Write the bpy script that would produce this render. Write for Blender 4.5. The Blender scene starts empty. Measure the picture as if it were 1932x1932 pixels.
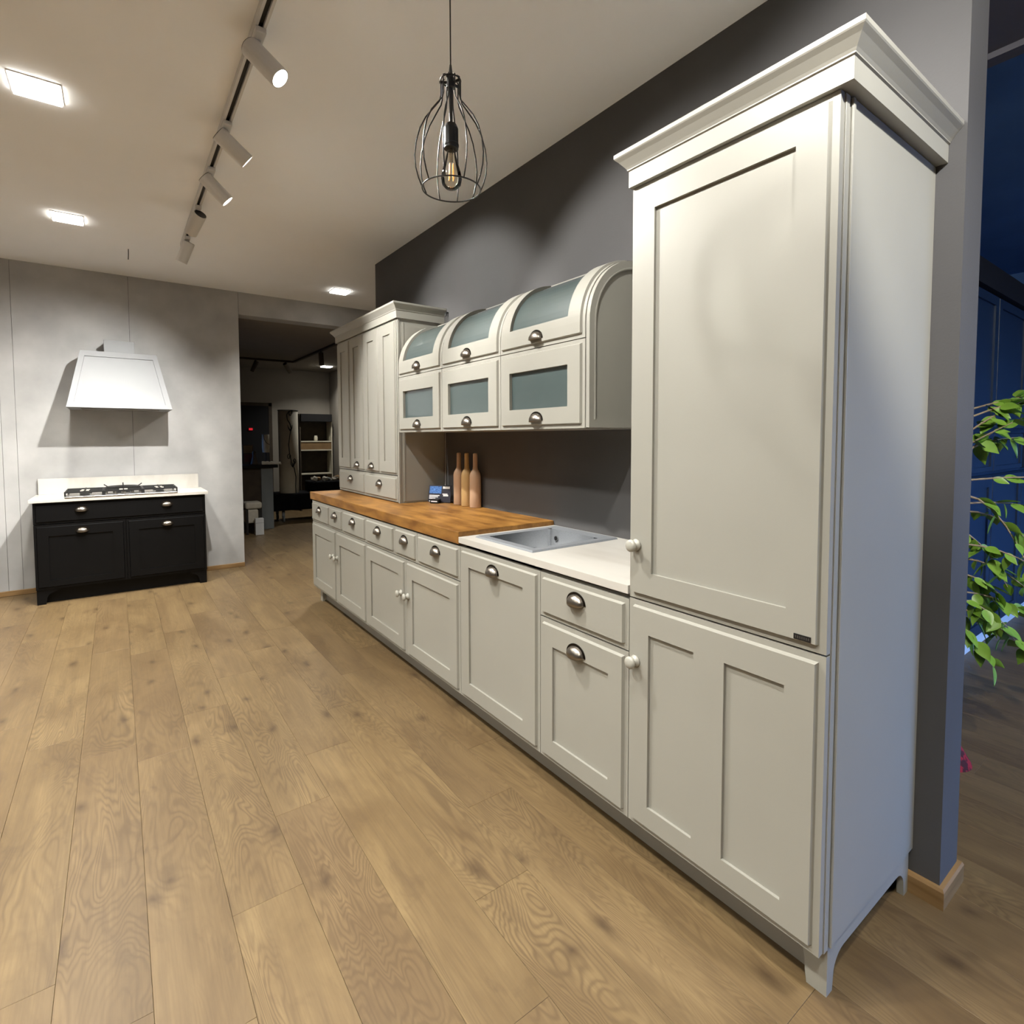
import bpy, bmesh, math, random
from mathutils import Vector, Matrix, Euler

random.seed(7)
SC = bpy.context.scene
COL = SC.collection
PI = math.pi

# ------------------------------------------------------------------ camera
F_PX, CX, CY = 1023.4, 977.0, 876.0
YAW, PITCH, ROLL = math.radians(36.483), math.radians(-2.756), math.radians(-0.105)
CAM_POS = Vector((-1.30045, -0.56281, 1.36542))
fwd = Vector((math.sin(YAW) * math.cos(PITCH), math.cos(YAW) * math.cos(PITCH), math.sin(PITCH)))
r0 = Vector((math.cos(YAW), -math.sin(YAW), 0))
u0 = r0.cross(fwd)
rgt = r0 * math.cos(ROLL) + u0 * math.sin(ROLL)
upv = -r0 * math.sin(ROLL) + u0 * math.cos(ROLL)
cd = bpy.data.cameras.new('camera')
cd.sensor_fit = 'HORIZONTAL'
cd.sensor_width = 36
cd.lens = 36 * F_PX / 1932
cd.shift_x = -(CX - 966) / 1932
cd.shift_y = (CY - 966) / 1932
cd.clip_start = 0.02
cam = bpy.data.objects.new('camera', cd)
COL.objects.link(cam)
M = Matrix.Identity(4)
for i in range(3):
    M[i][0], M[i][1], M[i][2], M[i][3] = rgt[i], upv[i], -fwd[i], CAM_POS[i]
cam.matrix_world = M
SC.camera = cam

# ------------------------------------------------------------------ world, exposure
W = bpy.data.worlds.new('dusk_sky')
SC.world = W
W.use_nodes = True
wn = W.node_tree.nodes
wl = W.node_tree.links
_tc = wn.new('ShaderNodeTexCoord')
_sx = wn.new('ShaderNodeSeparateXYZ')
wl.new(_tc.outputs['Generated'], _sx.inputs[0])
_rp = wn.new('ShaderNodeValToRGB')                 # dusk street below the horizon, blue sky above
_rp.color_ramp.elements[0].position = .47
_rp.color_ramp.elements[0].color = (.016, .022, .042, 1)
_rp.color_ramp.elements[1].position = .53
_rp.color_ramp.elements[1].color = (.12, .24, .60, 1)
_ad = wn.new('ShaderNodeMath'); _ad.operation = 'MULTIPLY_ADD'
_ad.inputs[1].default_value = .5; _ad.inputs[2].default_value = .5
wl.new(_sx.outputs['Z'], _ad.inputs[0])
wl.new(_ad.outputs[0], _rp.inputs[0])
wl.new(_rp.outputs[0], wn['Background'].inputs[0])
wn['Background'].inputs[1].default_value = 14.0
SC.view_settings.view_transform = 'Standard'
SC.view_settings.look = 'None'
SC.view_settings.gamma = 1
SC.view_settings.use_curve_mapping = False
SC.view_settings.exposure = 0.85

# light levels (lamps are built with their fixtures further down)
SPOT_W = [98, 75, 48, 215, 50, 50, 128]
SPOT_COL = (1.0, 0.975, 0.925)
DOWN_W = 21.0
DOWN_COL = (1.0, 0.975, 0.90)

# ------------------------------------------------------------------ materials
MATS = {}


def mat(name, color=(.5, .5, .5), rough=.5, metal=0., var=0.0, scale=6., bump=0., bscale=120., stretch=None,
        color2=None, spec=.5, coat=0., emis=None, estr=0., trans=0., ior=1.45, detail=4., lo=.35, hi=.65, sss=None):
    if name in MATS:
        return MATS[name]
    m = bpy.data.materials.new(name)
    m.use_nodes = True
    nt = m.node_tree
    b = nt.nodes['Principled BSDF']
    b.inputs['Roughness'].default_value = rough
    b.inputs['Metallic'].default_value = metal
    b.inputs['Specular IOR Level'].default_value = spec
    b.inputs['Coat Weight'].default_value = coat
    b.inputs['Transmission Weight'].default_value = trans
    b.inputs['IOR'].default_value = ior
    tc = nt.nodes.new('ShaderNodeTexCoord')
    mp = nt.nodes.new('ShaderNodeMapping')
    nt.links.new(tc.outputs['Object'], mp.inputs['Vector'])
    if stretch:
        mp.inputs['Scale'].default_value = stretch
    n = nt.nodes.new('ShaderNodeTexNoise')
    n.inputs['Scale'].default_value = scale
    n.inputs['Detail'].default_value = detail
    nt.links.new(mp.outputs[0], n.inputs['Vector'])
    r = nt.nodes.new('ShaderNodeValToRGB')
    c2 = color2 or tuple(max(0, c * (1 - var)) for c in color)
    r.color_ramp.elements[0].color = (*c2, 1)
    r.color_ramp.elements[0].position = lo
    r.color_ramp.elements[1].color = (*color, 1)
    r.color_ramp.elements[1].position = hi
    nt.links.new(n.outputs['Fac'], r.inputs[0])
    nt.links.new(r.outputs[0], b.inputs['Base Color'])
    if bump:
        n2 = nt.nodes.new('ShaderNodeTexNoise')
        n2.inputs['Scale'].default_value = bscale
        n2.inputs['Detail'].default_value = 2
        nt.links.new(mp.outputs[0], n2.inputs['Vector'])
        bp = nt.nodes.new('ShaderNodeBump')
        bp.inputs['Strength'].default_value = bump
        bp.inputs['Distance'].default_value = .002
        nt.links.new(n2.outputs['Fac'], bp.inputs['Height'])
        nt.links.new(bp.outputs[0], b.inputs['Normal'])
    if emis:
        b.inputs['Emission Color'].default_value = (*emis, 1)
        b.inputs['Emission Strength'].default_value = estr
    MATS[name] = m
    return m


def wood_floor():
    m = bpy.data.materials.new('oak_laminate')
    m.use_nodes = True
    nt = m.node_tree
    N, L = nt.nodes, nt.links
    b = N['Principled BSDF']
    b.inputs['Roughness'].default_value = .42
    b.inputs['Specular IOR Level'].default_value = .35
    tc = N.new('ShaderNodeTexCoord')
    oi = N.new('ShaderNodeObjectInfo')
    geo = N.new('ShaderNodeNewGeometry')
    # position plus a random offset for each plank
    rv = N.new('ShaderNodeVectorMath'); rv.operation = 'SCALE'
    rv.inputs[0].default_value = (37., 53., 91.)
    L.new(oi.outputs['Random'], rv.inputs['Scale'])
    ad = N.new('ShaderNodeVectorMath'); ad.operation = 'ADD'
    L.new(geo.outputs['Position'], ad.inputs[0]); L.new(rv.outputs[0], ad.inputs[1])

    def noise(scale, stretch, detail=3., rough=.5, dist=0.):
        mp = N.new('ShaderNodeMapping'); mp.inputs['Scale'].default_value = stretch
        L.new(ad.outputs[0], mp.inputs['Vector'])
        n = N.new('ShaderNodeTexNoise')
        n.inputs['Scale'].default_value = scale; n.inputs['Detail'].default_value = detail
        n.inputs['Roughness'].default_value = rough; n.inputs['Distortion'].default_value = dist
        L.new(mp.outputs[0], n.inputs['Vector'])
        return n.outputs['Fac']

    def math_(op, a, b_=None, c=None):
        n = N.new('ShaderNodeMath'); n.operation = op
        for i, v in enumerate((a, b_, c)):
            if v is None: continue
            if isinstance(v, (int, float)): n.inputs[i].default_value = v
            else: L.new(v, n.inputs[i])
        return n.outputs[0]

    def mixc(f, a, c, bl='MIX'):
        n = N.new('ShaderNodeMix'); n.data_type = 'RGBA'; n.blend_type = bl
        if isinstance(f, (int, float)): n.inputs[0].default_value = f
        else: L.new(f, n.inputs[0])
        for i, v in ((6, a), (7, c)):
            if isinstance(v, tuple): n.inputs[i].default_value = (*v, 1)
            else: L.new(v, n.inputs[i])
        return n.outputs[2]

    big = noise(1.0, (6.0, 1.15, 1), 3., .42, .55)          # contour field for cathedral figure
    wig = noise(1.0, (60., 9., 1), 2., .5)
    rings = math_('SINE', math_('MULTIPLY_ADD', wig, 2.2, math_('MULTIPLY', big, 230.)))
    rings = math_('MULTIPLY_ADD', rings, .5, .5)
    rmask = noise(1.0, (4., .9, 1), 2.)
    rm = N.new('ShaderNodeMapRange'); rm.inputs[1].default_value = .42; rm.inputs[2].default_value = .64
    L.new(rmask, rm.inputs[0])
    rings = math_('MULTIPLY', math_('POWER', rings, 1.8), rm.outputs[0])
    fine = noise(1.0, (170., 5., 1), 4., .65)
    streak = noise(1.0, (34., 1.6, 1), 4., .6, .4)
    cloud = noise(1.0, (5., 1.6, 1), 5., .6, .8)
    smudge = noise(1.0, (9., 3.6, 1), 4., .6, 1.2)
    # knots
    mp = N.new('ShaderNodeMapping'); mp.inputs['Scale'].default_value = (4.6, 2.3, 1)
    L.new(ad.outputs[0], mp.inputs['Vector'])
    wob = N.new('ShaderNodeTexNoise'); wob.inputs['Scale'].default_value = 9.; wob.inputs['Detail'].default_value = 3
    L.new(ad.outputs[0], wob.inputs['Vector'])
    mv = N.new('ShaderNodeVectorMath'); mv.operation = 'MULTIPLY_ADD'
    mv.inputs[1].default_value = (.28, .28, 0)
    L.new(wob.outputs['Color'], mv.inputs[0]); L.new(mp.outputs[0], mv.inputs[2])
    vo = N.new('ShaderNodeTexVoronoi'); vo.voronoi_dimensions = '2D'; vo.inputs['Scale'].default_value = 1.0
    L.new(mv.outputs[0], vo.inputs['Vector'])
    kn = N.new('ShaderNodeMapRange'); kn.inputs[1].default_value = .01; kn.inputs[2].default_value = .17
    kn.inputs[3].default_value = 1.; kn.inputs[4].default_value = 0.
    L.new(vo.outputs['Distance'], kn.inputs[0])
    sepc = N.new('ShaderNodeSeparateColor'); L.new(vo.outputs['Color'], sepc.inputs[0])
    pick = math_('GREATER_THAN', sepc.outputs[0], .45)
    knot = math_('MULTIPLY', math_('POWER', kn.outputs[0], 1.6), pick)
    ramp = N.new('ShaderNodeValToRGB')
    ramp.color_ramp.elements[0].position = .28; ramp.color_ramp.elements[0].color = (.130, .085, .040, 1)
    ramp.color_ramp.elements[1].position = .72; ramp.color_ramp.elements[1].color = (.228, .160, .078, 1)
    L.new(cloud, ramp.inputs[0])
    tint = N.new('ShaderNodeValToRGB')
    tint.color_ramp.elements[0].color = (.90, .87, .87, 1); tint.color_ramp.elements[1].color = (1.04, 1.03, 1.0, 1)
    L.new(oi.outputs['Random'], tint.inputs[0])
    c = mixc(1.0, ramp.outputs[0], tint.outputs[0], 'MULTIPLY')
    sm = N.new('ShaderNodeMapRange'); sm.inputs[1].default_value = .56; sm.inputs[2].default_value = .80
    sm.inputs[3].default_value = 0.; sm.inputs[4].default_value = .68
    L.new(smudge, sm.inputs[0])
    c = mixc(sm.outputs[0], c, (.075, .047, .025))
    st = N.new('ShaderNodeMapRange'); st.inputs[1].default_value = .42; st.inputs[2].default_value = .70
    st.inputs[3].default_value = 0.; st.inputs[4].default_value = .38
    L.new(streak, st.inputs[0])
    c = mixc(st.outputs[0], c, (.098, .064, .033))
    c = mixc(math_('MULTIPLY', rings, .58), c, (.082, .052, .026))
    f2 = N.new('ShaderNodeMapRange'); f2.inputs[1].default_value = .35; f2.inputs[2].default_value = .7
    f2.inputs[3].default_value = 0.; f2.inputs[4].default_value = .34
    L.new(fine, f2.inputs[0])
    c = mixc(f2.outputs[0], c, (.094, .060, .030))
    c = mixc(math_('MULTIPLY', knot, .80), c, (.052, .031, .016))
    L.new(c, b.inputs['Base Color'])
    bp = N.new('ShaderNodeBump'); bp.inputs['Strength'].default_value = .12; bp.inputs['Distance'].default_value = .001
    L.new(fine, bp.inputs['Height']); L.new(bp.outputs[0], b.inputs['Normal'])
    return m


def frosted_glass():
    m = bpy.data.materials.new('satin_glass')
    m.use_nodes = True
    nt = m.node_tree
    b = nt.nodes['Principled BSDF']
    n = nt.nodes.new('ShaderNodeTexNoise'); n.inputs['Scale'].default_value = 3
    r = nt.nodes.new('ShaderNodeValToRGB')
    r.color_ramp.elements[0].color = (.082, .122, .122, 1); r.color_ramp.elements[1].color = (.105, .15, .15, 1)
    nt.links.new(n.outputs['Fac'], r.inputs[0]); nt.links.new(r.outputs[0], b.inputs['Base Color'])
    b.inputs['Roughness'].default_value = .45
    b.inputs['Coat Weight'].default_value = .9
    b.inputs['Coat Roughness'].default_value = .07
    b.inputs['Transmission Weight'].default_value = .45
    b.inputs['Specular IOR Level'].default_value = .9
    b.inputs['IOR'].default_value = 1.5
    return m


def clear_glass():
    m = bpy.data.materials.new('clear_glass')
    m.use_nodes = True
    nt = m.node_tree
    N = nt.nodes
    for x in list(N):
        if x.type == 'BSDF_PRINCIPLED': N.remove(x)
    t = N.new('ShaderNodeBsdfTransparent'); t.inputs[0].default_value = (.95, .92, .85, 1)
    g = N.new('ShaderNodeBsdfGlossy'); g.inputs['Roughness'].default_value = .03
    lw = N.new('ShaderNodeLayerWeight'); lw.inputs[0].default_value = .3
    mx = N.new('ShaderNodeMixShader')
    nt.links.new(lw.outputs['Fresnel'], mx.inputs[0]); nt.links.new(t.outputs[0], mx.inputs[1]); nt.links.new(g.outputs[0], mx.inputs[2])
    nt.links.new(mx.outputs[0], N['Material Output'].inputs[0])
    return m


M_OAK = wood_floor()
M_GLASS = frosted_glass()
M_CLEAR = clear_glass()
M_PAINT = mat('pebble_grey_lacquer', (.325, .317, .278), .42, var=.04, scale=3, bump=.05, bscale=300)
M_DARKWALL = mat('charcoal_wall_paint', (.083, .081, .082), .85, var=.08, scale=2.5, bump=.15, bscale=160)
M_CONC = mat('trowelled_grey_plaster', (.475, .472, .465), .8, color2=(.335, .333, .328), scale=2.6, bump=.12, bscale=60, detail=7, lo=.3, hi=.68)
M_CEIL = mat('ceiling_white_paint', (.92, .925, .935), .9, var=.03, scale=1.5, bump=.1, bscale=200)
M_OAKTOP = mat('oiled_oak_worktop', (.36, .175, .040), .45, color2=(.15, .060, .010), scale=9, stretch=(2.2, .55, 2.2), detail=9, lo=.32, hi=.66)
M_STONE = mat('white_stone_worktop', (.54, .52, .478), .3, color2=(.43, .405, .362), scale=2.2, stretch=(3, .7, 1), detail=6, lo=.25, hi=.5)
M_SINK = mat('grey_granite_sink', (.22, .235, .255), .45, var=.12, scale=220)
M_NICKEL = mat('brushed_nickel', (.33, .298, .26), .31, metal=1., var=.15, scale=40)
M_NICKDARK = mat('aged_nickel_rim', (.035, .029, .023), .45, metal=1., var=.2, scale=40)
M_KNOB = mat('cream_knob_lacquer', (.40, .39, .345), .3, var=.03)
M_BLACKCAB = mat('black_lacquer', (.0035, .0035, .0038), .42, var=.15, scale=5, spec=.22)
M_HOOD = mat('pale_grey_hood_lacquer', (.20, .203, .212), .5, var=.03)
M_STEEL = mat('stainless_steel', (.62, .61, .59), .25, metal=1., var=.08, scale=30)
M_IRON = mat('cast_iron_black', (.012, .012, .012), .55, var=.3, scale=60)
M_BLACKMETAL = mat('black_wire_metal', (.014, .014, .015), .35, var=.2, scale=30, spec=.6)
M_WHITEMETAL = mat('white_lamp_enamel', (.62, .60, .575), .4, var=.03)
M_SLOT = mat('dark_rail_slot', (.02, .016, .012), .6, var=.2)
M_OAKTRIM = mat('oak_skirting', (.30, .18, .075), .5, color2=(.21, .12, .045), scale=6, stretch=(.6, .6, 8), detail=6)
M_BOTTLE = mat('turned_beech', (.66, .47, .33), .55, color2=(.56, .37, .24), scale=5, stretch=(3, 3, .5), detail=6)
M_BOTTLE2 = mat('turned_ash', (.70, .50, .25), .55, color2=(.58, .38, .16), scale=5, stretch=(3, 3, .5), detail=6)
M_DIFF = mat('downlight_diffuser', (.9, .9, .88), .5, emis=DOWN_COL, estr=9.)
M_LENS = mat('spot_lens', (.9, .9, .9), .3, emis=(1, .97, .9), estr=9.)
M_BLACKPLAST = mat('black_plastic', (.008, .008, .009), .4, var=.2)
M_BLUELIT = mat('blue_light_cupboard_tint', (.013, .030, .060), .45, var=.1, scale=3)  # blue dusk light put into the cupboard colour
M_BLUELITWALL = mat('blue_light_wall_tint', (.11, .235, .48), .8, var=.1, scale=3)  # blue dusk light put into the wall and ceiling colour
M_VOID = mat('shadow_gap_black', (.004, .004, .006), .8, var=.1)
M_LEAF = mat('ficus_leaf', (.26, .42, .05), .35, color2=(.12, .24, .03), scale=9, lo=.3, hi=.7)
M_BARK = mat('ficus_bark', (.34, .26, .17), .8, var=.3, scale=40)
M_SOIL = mat('potting_soil', (.03, .02, .013), .95, var=.4, scale=60)
M_RED = mat('red_plaid_cloth', (.32, .01, .018), .85, color2=(.05, .004, .006), scale=40, lo=.45, hi=.55)
M_WHITE = mat('white_lacquer', (.72, .73, .74), .5, var=.03)
M_CLOTHWHITE = mat('off_white_cloth', (.56, .52, .44), .9, var=.12, scale=20, bump=.3, bscale=80)
M_SHADE = mat('parchment_shade', (.52, .48, .38), .8, var=.1, scale=6)
M_VINE = mat('dark_iron_vine', (.012, .01, .01), .5, var=.2)
M_BLACKCLOTH = mat('black_cloth', (.006, .006, .007), .95, var=.4, scale=8, spec=.1)
M_BROWN = mat('brown_cardboard', (.20, .12, .05), .8, var=.2, scale=8)
M_DARKBROWN = mat('dark_brown_wood', (.055, .038, .024), .7, var=.3, scale=8)
M_DESK = mat('blue_grey_desk_panel', (.17, .185, .19), .6, var=.06)
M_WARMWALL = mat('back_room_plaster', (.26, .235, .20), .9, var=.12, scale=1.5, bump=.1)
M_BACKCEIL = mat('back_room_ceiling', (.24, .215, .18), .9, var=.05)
M_CARD = mat('dark_price_card', (.03, .028, .04), .4, var=.1)
M_CARDBLUE = mat('blue_print', (.09, .25, .62), .5, color2=(.03, .08, .25), scale=60, stretch=(1, 1, 5), lo=.4, hi=.6)
M_PAPER = mat('white_print', (.78, .78, .78), .6, var=.05)
M_SCREEN = mat('blue_screen', (.1, .3, .8), .4, emis=(.12, .38, 1.), estr=1.1)
M_REDLED = mat('red_led', (.5, .02, .02), .4, emis=(1., .03, .05), estr=.25)
M_FILAMENT = mat('amber_filament', (.75, .38, .12), .4, emis=(1., .36, .06), estr=.55)
M_WIREWHITE = mat('white_cable', (.55, .54, .52), .5, var=.05)

# ------------------------------------------------------------------ helpers


def link(o, parent=None):
    COL.objects.link(o)
    if parent is not None:
        o.parent = parent
    return o


def obj(name, bm, m, parent=None, smooth=False, loc=None, rot=None):
    me = bpy.data.meshes.new(name)
    bmesh.ops.recalc_face_normals(bm, faces=bm.faces)
    bm.to_mesh(me)
    bm.free()
    if m is not None:
        me.materials.append(m)
    if smooth:
        for p in me.polygons: p.use_smooth = True
    o = bpy.data.objects.new(name, me)
    link(o, parent)
    if loc is not None: o.location = loc
    if rot is not None: o.rotation_euler = rot
    return o


def tag(o, label, cat, group=None):
    o['label'] = label
    o['category'] = cat
    if group: o['group'] = group
    return o


def struct(o):
    o['kind'] = 'structure'
    return o


def thing(name, label, cat, loc=(0, 0, 0), rotz=0., group=None):
    o = bpy.data.objects.new(name, None)
    o.empty_display_size = .1
    link(o)
    o.location = loc
    o.rotation_euler = (0, 0, rotz)
    return tag(o, label, cat, group)


def inst(name, me, parent=None, loc=(0, 0, 0), rot=(0, 0, 0), scale=None):
    o = bpy.data.objects.new(name, me)
    link(o, parent)
    o.location = loc
    o.rotation_euler = rot
    if scale: o.scale = scale
    return o


def copy_tree(o, parent=None):
    c = o.copy()
    COL.objects.link(c)
    c.parent = parent
    for ch in list(o.children):
        copy_tree(ch, c)
    return c


def bx(bm, x0, x1, y0, y1, z0, z1, bev=0., seg=1):
    vs = [bm.verts.new((x, y, z)) for x in (x0, x1) for y in (y0, y1) for z in (z0, z1)]
    fs = [(0, 1, 3, 2), (4, 6, 7, 5), (0, 4, 5, 1), (2, 3, 7, 6), (0, 2, 6, 4), (1, 5, 7, 3)]
    faces = [bm.faces.new([vs[i] for i in f]) for f in fs]
    if bev:
        es = set(e for f in faces for e in f.edges)
        bmesh.ops.bevel(bm, geom=list(es), offset=bev, segments=seg, affect='EDGES', profile=.5)
    return vs


def box(name, x0, x1, y0, y1, z0, z1, m, parent=None, bev=0., seg=1):
    bm = bmesh.new()
    bx(bm, x0, x1, y0, y1, z0, z1, bev, seg)
    return obj(name, bm, m, parent)


def frame_of(d):
    d = d.normalized()
    a = Vector((0, 0, 1)) if abs(d.z) < .9 else Vector((1, 0, 0))
    s = d.cross(a).normalized()
    return s, s.cross(d).normalized()


def tube(bm, pts, r, seg=8, closed=False, cap=True):
    pts = [Vector(p) for p in pts]
    n = len(pts)
    rr = r if isinstance(r, (list, tuple)) else [r] * n
    rings = []
    s = None
    for i, p in enumerate(pts):
        if closed: d = pts[(i + 1) % n] - pts[i - 1]
        elif i == 0: d = pts[1] - p
        elif i == n - 1: d = p - pts[-2]
        else: d = (pts[i + 1] - p).normalized() + (p - pts[i - 1]).normalized()
        d.normalize()
        if s is None: s, t = frame_of(d)
        else:
            s = (s - d * s.dot(d)).normalized()
        t = s.cross(d)
        rings.append([bm.verts.new(p + (s * math.cos(2 * PI * k / seg) + t * math.sin(2 * PI * k / seg)) * rr[i]) for k in range(seg)])
    for i in range(n if closed else n - 1):
        a, b = rings[i], rings[(i + 1) % n]
        for k in range(seg):
            bm.faces.new((a[k], a[(k + 1) % seg], b[(k + 1) % seg], b[k]))
    if cap and not closed:
        bm.faces.new(rings[0]); bm.faces.new(rings[-1][::-1])


def lathe(bm, prof, seg=24, axis='z', center=(0, 0, 0), cap=True):
    """prof: list of (radius, height along axis)"""
    rings = []
    c = Vector(center)
    for r, h in prof:
        ring = []
        for k in range(seg):
            a = 2 * PI * k / seg
            if axis == 'z': v = Vector((r * math.cos(a), r * math.sin(a), h))
            elif axis == 'y': v = Vector((r * math.cos(a), h, r * math.sin(a)))
            else: v = Vector((h, r * math.cos(a), r * math.sin(a)))
            ring.append(bm.verts.new(c + v))
        rings.append(ring)
    for a, b in zip(rings, rings[1:]):
        for k in range(seg):
            bm.faces.new((a[k], a[(k + 1) % seg], b[(k + 1) % seg], b[k]))
    if cap:
        bm.faces.new(rings[0]); bm.faces.new(rings[-1][::-1])


def prism(bm, poly, axis, a, b):
    """extrude a 2D polygon. axis 'x': poly in (y,z); 'y': (x,z); 'z': (x,y)"""
    def P(p, t):
        return {'x': (t, p[0], p[1]), 'y': (p[0], t, p[1]), 'z': (p[0], p[1], t)}[axis]
    A = [bm.verts.new(P(p, a)) for p in poly]
    B = [bm.verts.new(P(p, b)) for p in poly]
    n = len(poly)
    for i in range(n):
        bm.faces.new((A[i], A[(i + 1) % n], B[(i + 1) % n], B[i]))
    bm.faces.new(A[::-1]); bm.faces.new(B)


def sweep(bm, path, prof, closed_prof=True):
    """mitred sweep of prof [(outward, z)] along a 2D plan path; outward is to the right of travel"""
    path = [Vector(p) for p in path]
    n = len(path)
    rings = []
    for i, p in enumerate(path):
        def nrm(a, b):
            d = (b - a).normalized()
            return Vector((d.y, -d.x))
        if i == 0: m, k = nrm(p, path[1]), 1
        elif i == n - 1: m, k = nrm(path[-2], p), 1
        else:
            n1, n2 = nrm(path[i - 1], p), nrm(p, path[i + 1])
            m = (n1 + n2).normalized()
            k = 1 / m.dot(n1)
        rings.append([bm.verts.new((p.x + m.x * o * k, p.y + m.y * o * k, z)) for o, z in prof])
    q = len(prof)
    for a, b in zip(rings, rings[1:]):
        for j in range(q if closed_prof else q - 1):
            bm.faces.new((a[j], a[(j + 1) % q], b[(j + 1) % q], b[j]))
    bm.faces.new(rings[0]); bm.faces.new(rings[-1][::-1])


def flat_map(u, v, n):
    return (u, -n, v)


def relief(Wd, Hd, openings, lip=.016, bev=.005, rise=.010, thick=.018, through=False, mp=flat_map, vsub=None):
    """a front: slab, stepped lip, raised frame with openings (u0,u1,v0,v1)"""
    us = {0, lip, lip + bev, Wd - lip - bev, Wd - lip, Wd}
    vs = {0, lip, lip + bev, Hd - lip - bev, Hd - lip, Hd}
    for o in openings:
        us |= {o[0], o[1]}; vs |= {o[2], o[3]}
    if vsub: vs |= set(vsub)
    us = sorted(us); vs = sorted(vs)
    bm = bmesh.new()

    def h(u, v):
        e = 1e-6
        return rise if (lip + bev - e <= u <= Wd - lip - bev + e and lip + bev - e <= v <= Hd - lip - bev + e) else 0.

    def inside(u, v):
        return any(o[0] < u < o[1] and o[2] < v < o[3] for o in openings)
    top, back = {}, {}

    def T(i, j):
        if (i, j) not in top: top[i, j] = bm.verts.new(mp(us[i], vs[j], h(us[i], vs[j])))
        return top[i, j]

    def B(i, j):
        if (i, j) not in back: back[i, j] = bm.verts.new(mp(us[i], vs[j], -thick))
        return back[i, j]
    nu, nv = len(us), len(vs)
    mid = {}
    if not through:
        def D(i, j):
            if (i, j) not in mid: mid[i, j] = bm.verts.new(mp(us[i], vs[j], 0.))
            return mid[i, j]
    for i in range(nu - 1):
        for j in range(nv - 1):
            cu, cv = (us[i] + us[i + 1]) / 2, (vs[j] + vs[j + 1]) / 2
            ins = inside(cu, cv)
            if not ins:
                bm.faces.new((T(i, j), T(i + 1, j), T(i + 1, j + 1), T(i, j + 1)))
            if not (ins and through):
                bm.faces.new((B(i, j), B(i, j + 1), B(i + 1, j + 1), B(i + 1, j)))
            if not ins:
                for (di, dj, e) in ((1, 0, ((i + 1, j), (i + 1, j + 1))), (-1, 0, ((i, j + 1), (i, j))), (0, 1, ((i + 1, j + 1), (i, j + 1))), (0, -1, ((i, j), (i + 1, j)))):
                    a, b = i + di, j + dj
                    if a < 0 or b < 0 or a >= nu - 1 or b >= nv - 1:
                        bm.faces.new((T(*e[0]), B(*e[0]), B(*e[1]), T(*e[1])))
                    elif inside((us[a] + us[a + 1]) / 2, (vs[b] + vs[b + 1]) / 2):
                        lo = B if through else D
                        bm.faces.new((T(*e[0]), lo(*e[0]), lo(*e[1]), T(*e[1])))
    return bm


def plate(u0, u1, v0, v1, n0, n1, mp=flat_map, vsub=None):
    bm = bmesh.new()
    vs = sorted({v0, v1} | set(v for v in (vsub or ()) if v0 < v < v1))
    ring = []
    for v in vs:
        ring.append([bm.verts.new(mp(u, v, n)) for u, n in ((u0, n0), (u1, n0), (u1, n1), (u0, n1))])
    for a, b in zip(ring, ring[1:]):
        for k in range(4):
            bm.faces.new((a[k], a[(k + 1) % 4], b[(k + 1) % 4], b[k]))
    bm.faces.new(ring[0]); bm.faces.new(ring[-1][::-1])
    return bm


# ---- handles (shared meshes), local: facing -y, z up
def cup_meshes():
    a, b, c = .041, .033, .027
    bm = bmesh.new()
    nt_, nb = 20, 8
    for s, off in ((1, 0.), (-1, .0022)):
        g = []
        for i in range(nt_ + 1):
            th = PI * i / nt_
            row = []
            for j in range(nb + 1):
                be = (PI / 2 + .25) * j / nb
                row.append(bm.verts.new(((a - off) * math.cos(th), -.001 - (c - off) * math.sin(th) * math.sin(be), (b - off) * math.sin(th) * math.cos(be))))
            g.append(row)
        for i in range(nt_):
            for j in range(nb):
                q = (g[i][j], g[i + 1][j], g[i + 1][j + 1], g[i][j + 1])
                try: bm.faces.new(q if s > 0 else q[::-1])
                except ValueError: pass
        if s > 0: outer = g
        else:
            for i in range(nt_):
                bm.faces.new((outer[i][nb], outer[i + 1][nb], g[i + 1][nb], g[i][nb]))
    bmesh.ops.remove_doubles(bm, verts=bm.verts, dist=1e-5)
    me = bpy.data.meshes.new('cup_pull_dome'); bm.to_mesh(me); bm.free()
    me.materials.append(M_NICKEL)
    for p in me.polygons: p.use_smooth = True
    # flange
    bm = bmesh.new()
    ri, ro = [], []
    n = 24
    P = []
    for i in range(n + 1):
        th = PI * i / n
        P.append(((a - .001) * math.cos(th), (b - .001) * math.sin(th), (a + .0075) * math.cos(th), (b + .0075) * math.sin(th)))
    for y0, y1 in ((0., -.0025),):
        V = [[bm.verts.new((p[0], y0, p[1])), bm.verts.new((p[2], y0, p[3])), bm.verts.new((p[2], y1, p[3])), bm.verts.new((p[0], y1, p[1]))] for p in P]
        for A, Bv in zip(V, V[1:]):
            for k in range(4):
                bm.faces.new((A[k], A[(k + 1) % 4], Bv[(k + 1) % 4], Bv[k]))
        bm.faces.new(V[0]); bm.faces.new(V[-1][::-1])
    bmesh.ops.recalc_face_normals(bm, faces=bm.faces)
    me2 = bpy.data.meshes.new('cup_pull_flange'); bm.to_mesh(me2); bm.free()
    me2.materials.append(M_NICKDARK)
    return me, me2


CUP, FLANGE = cup_meshes()


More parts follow.
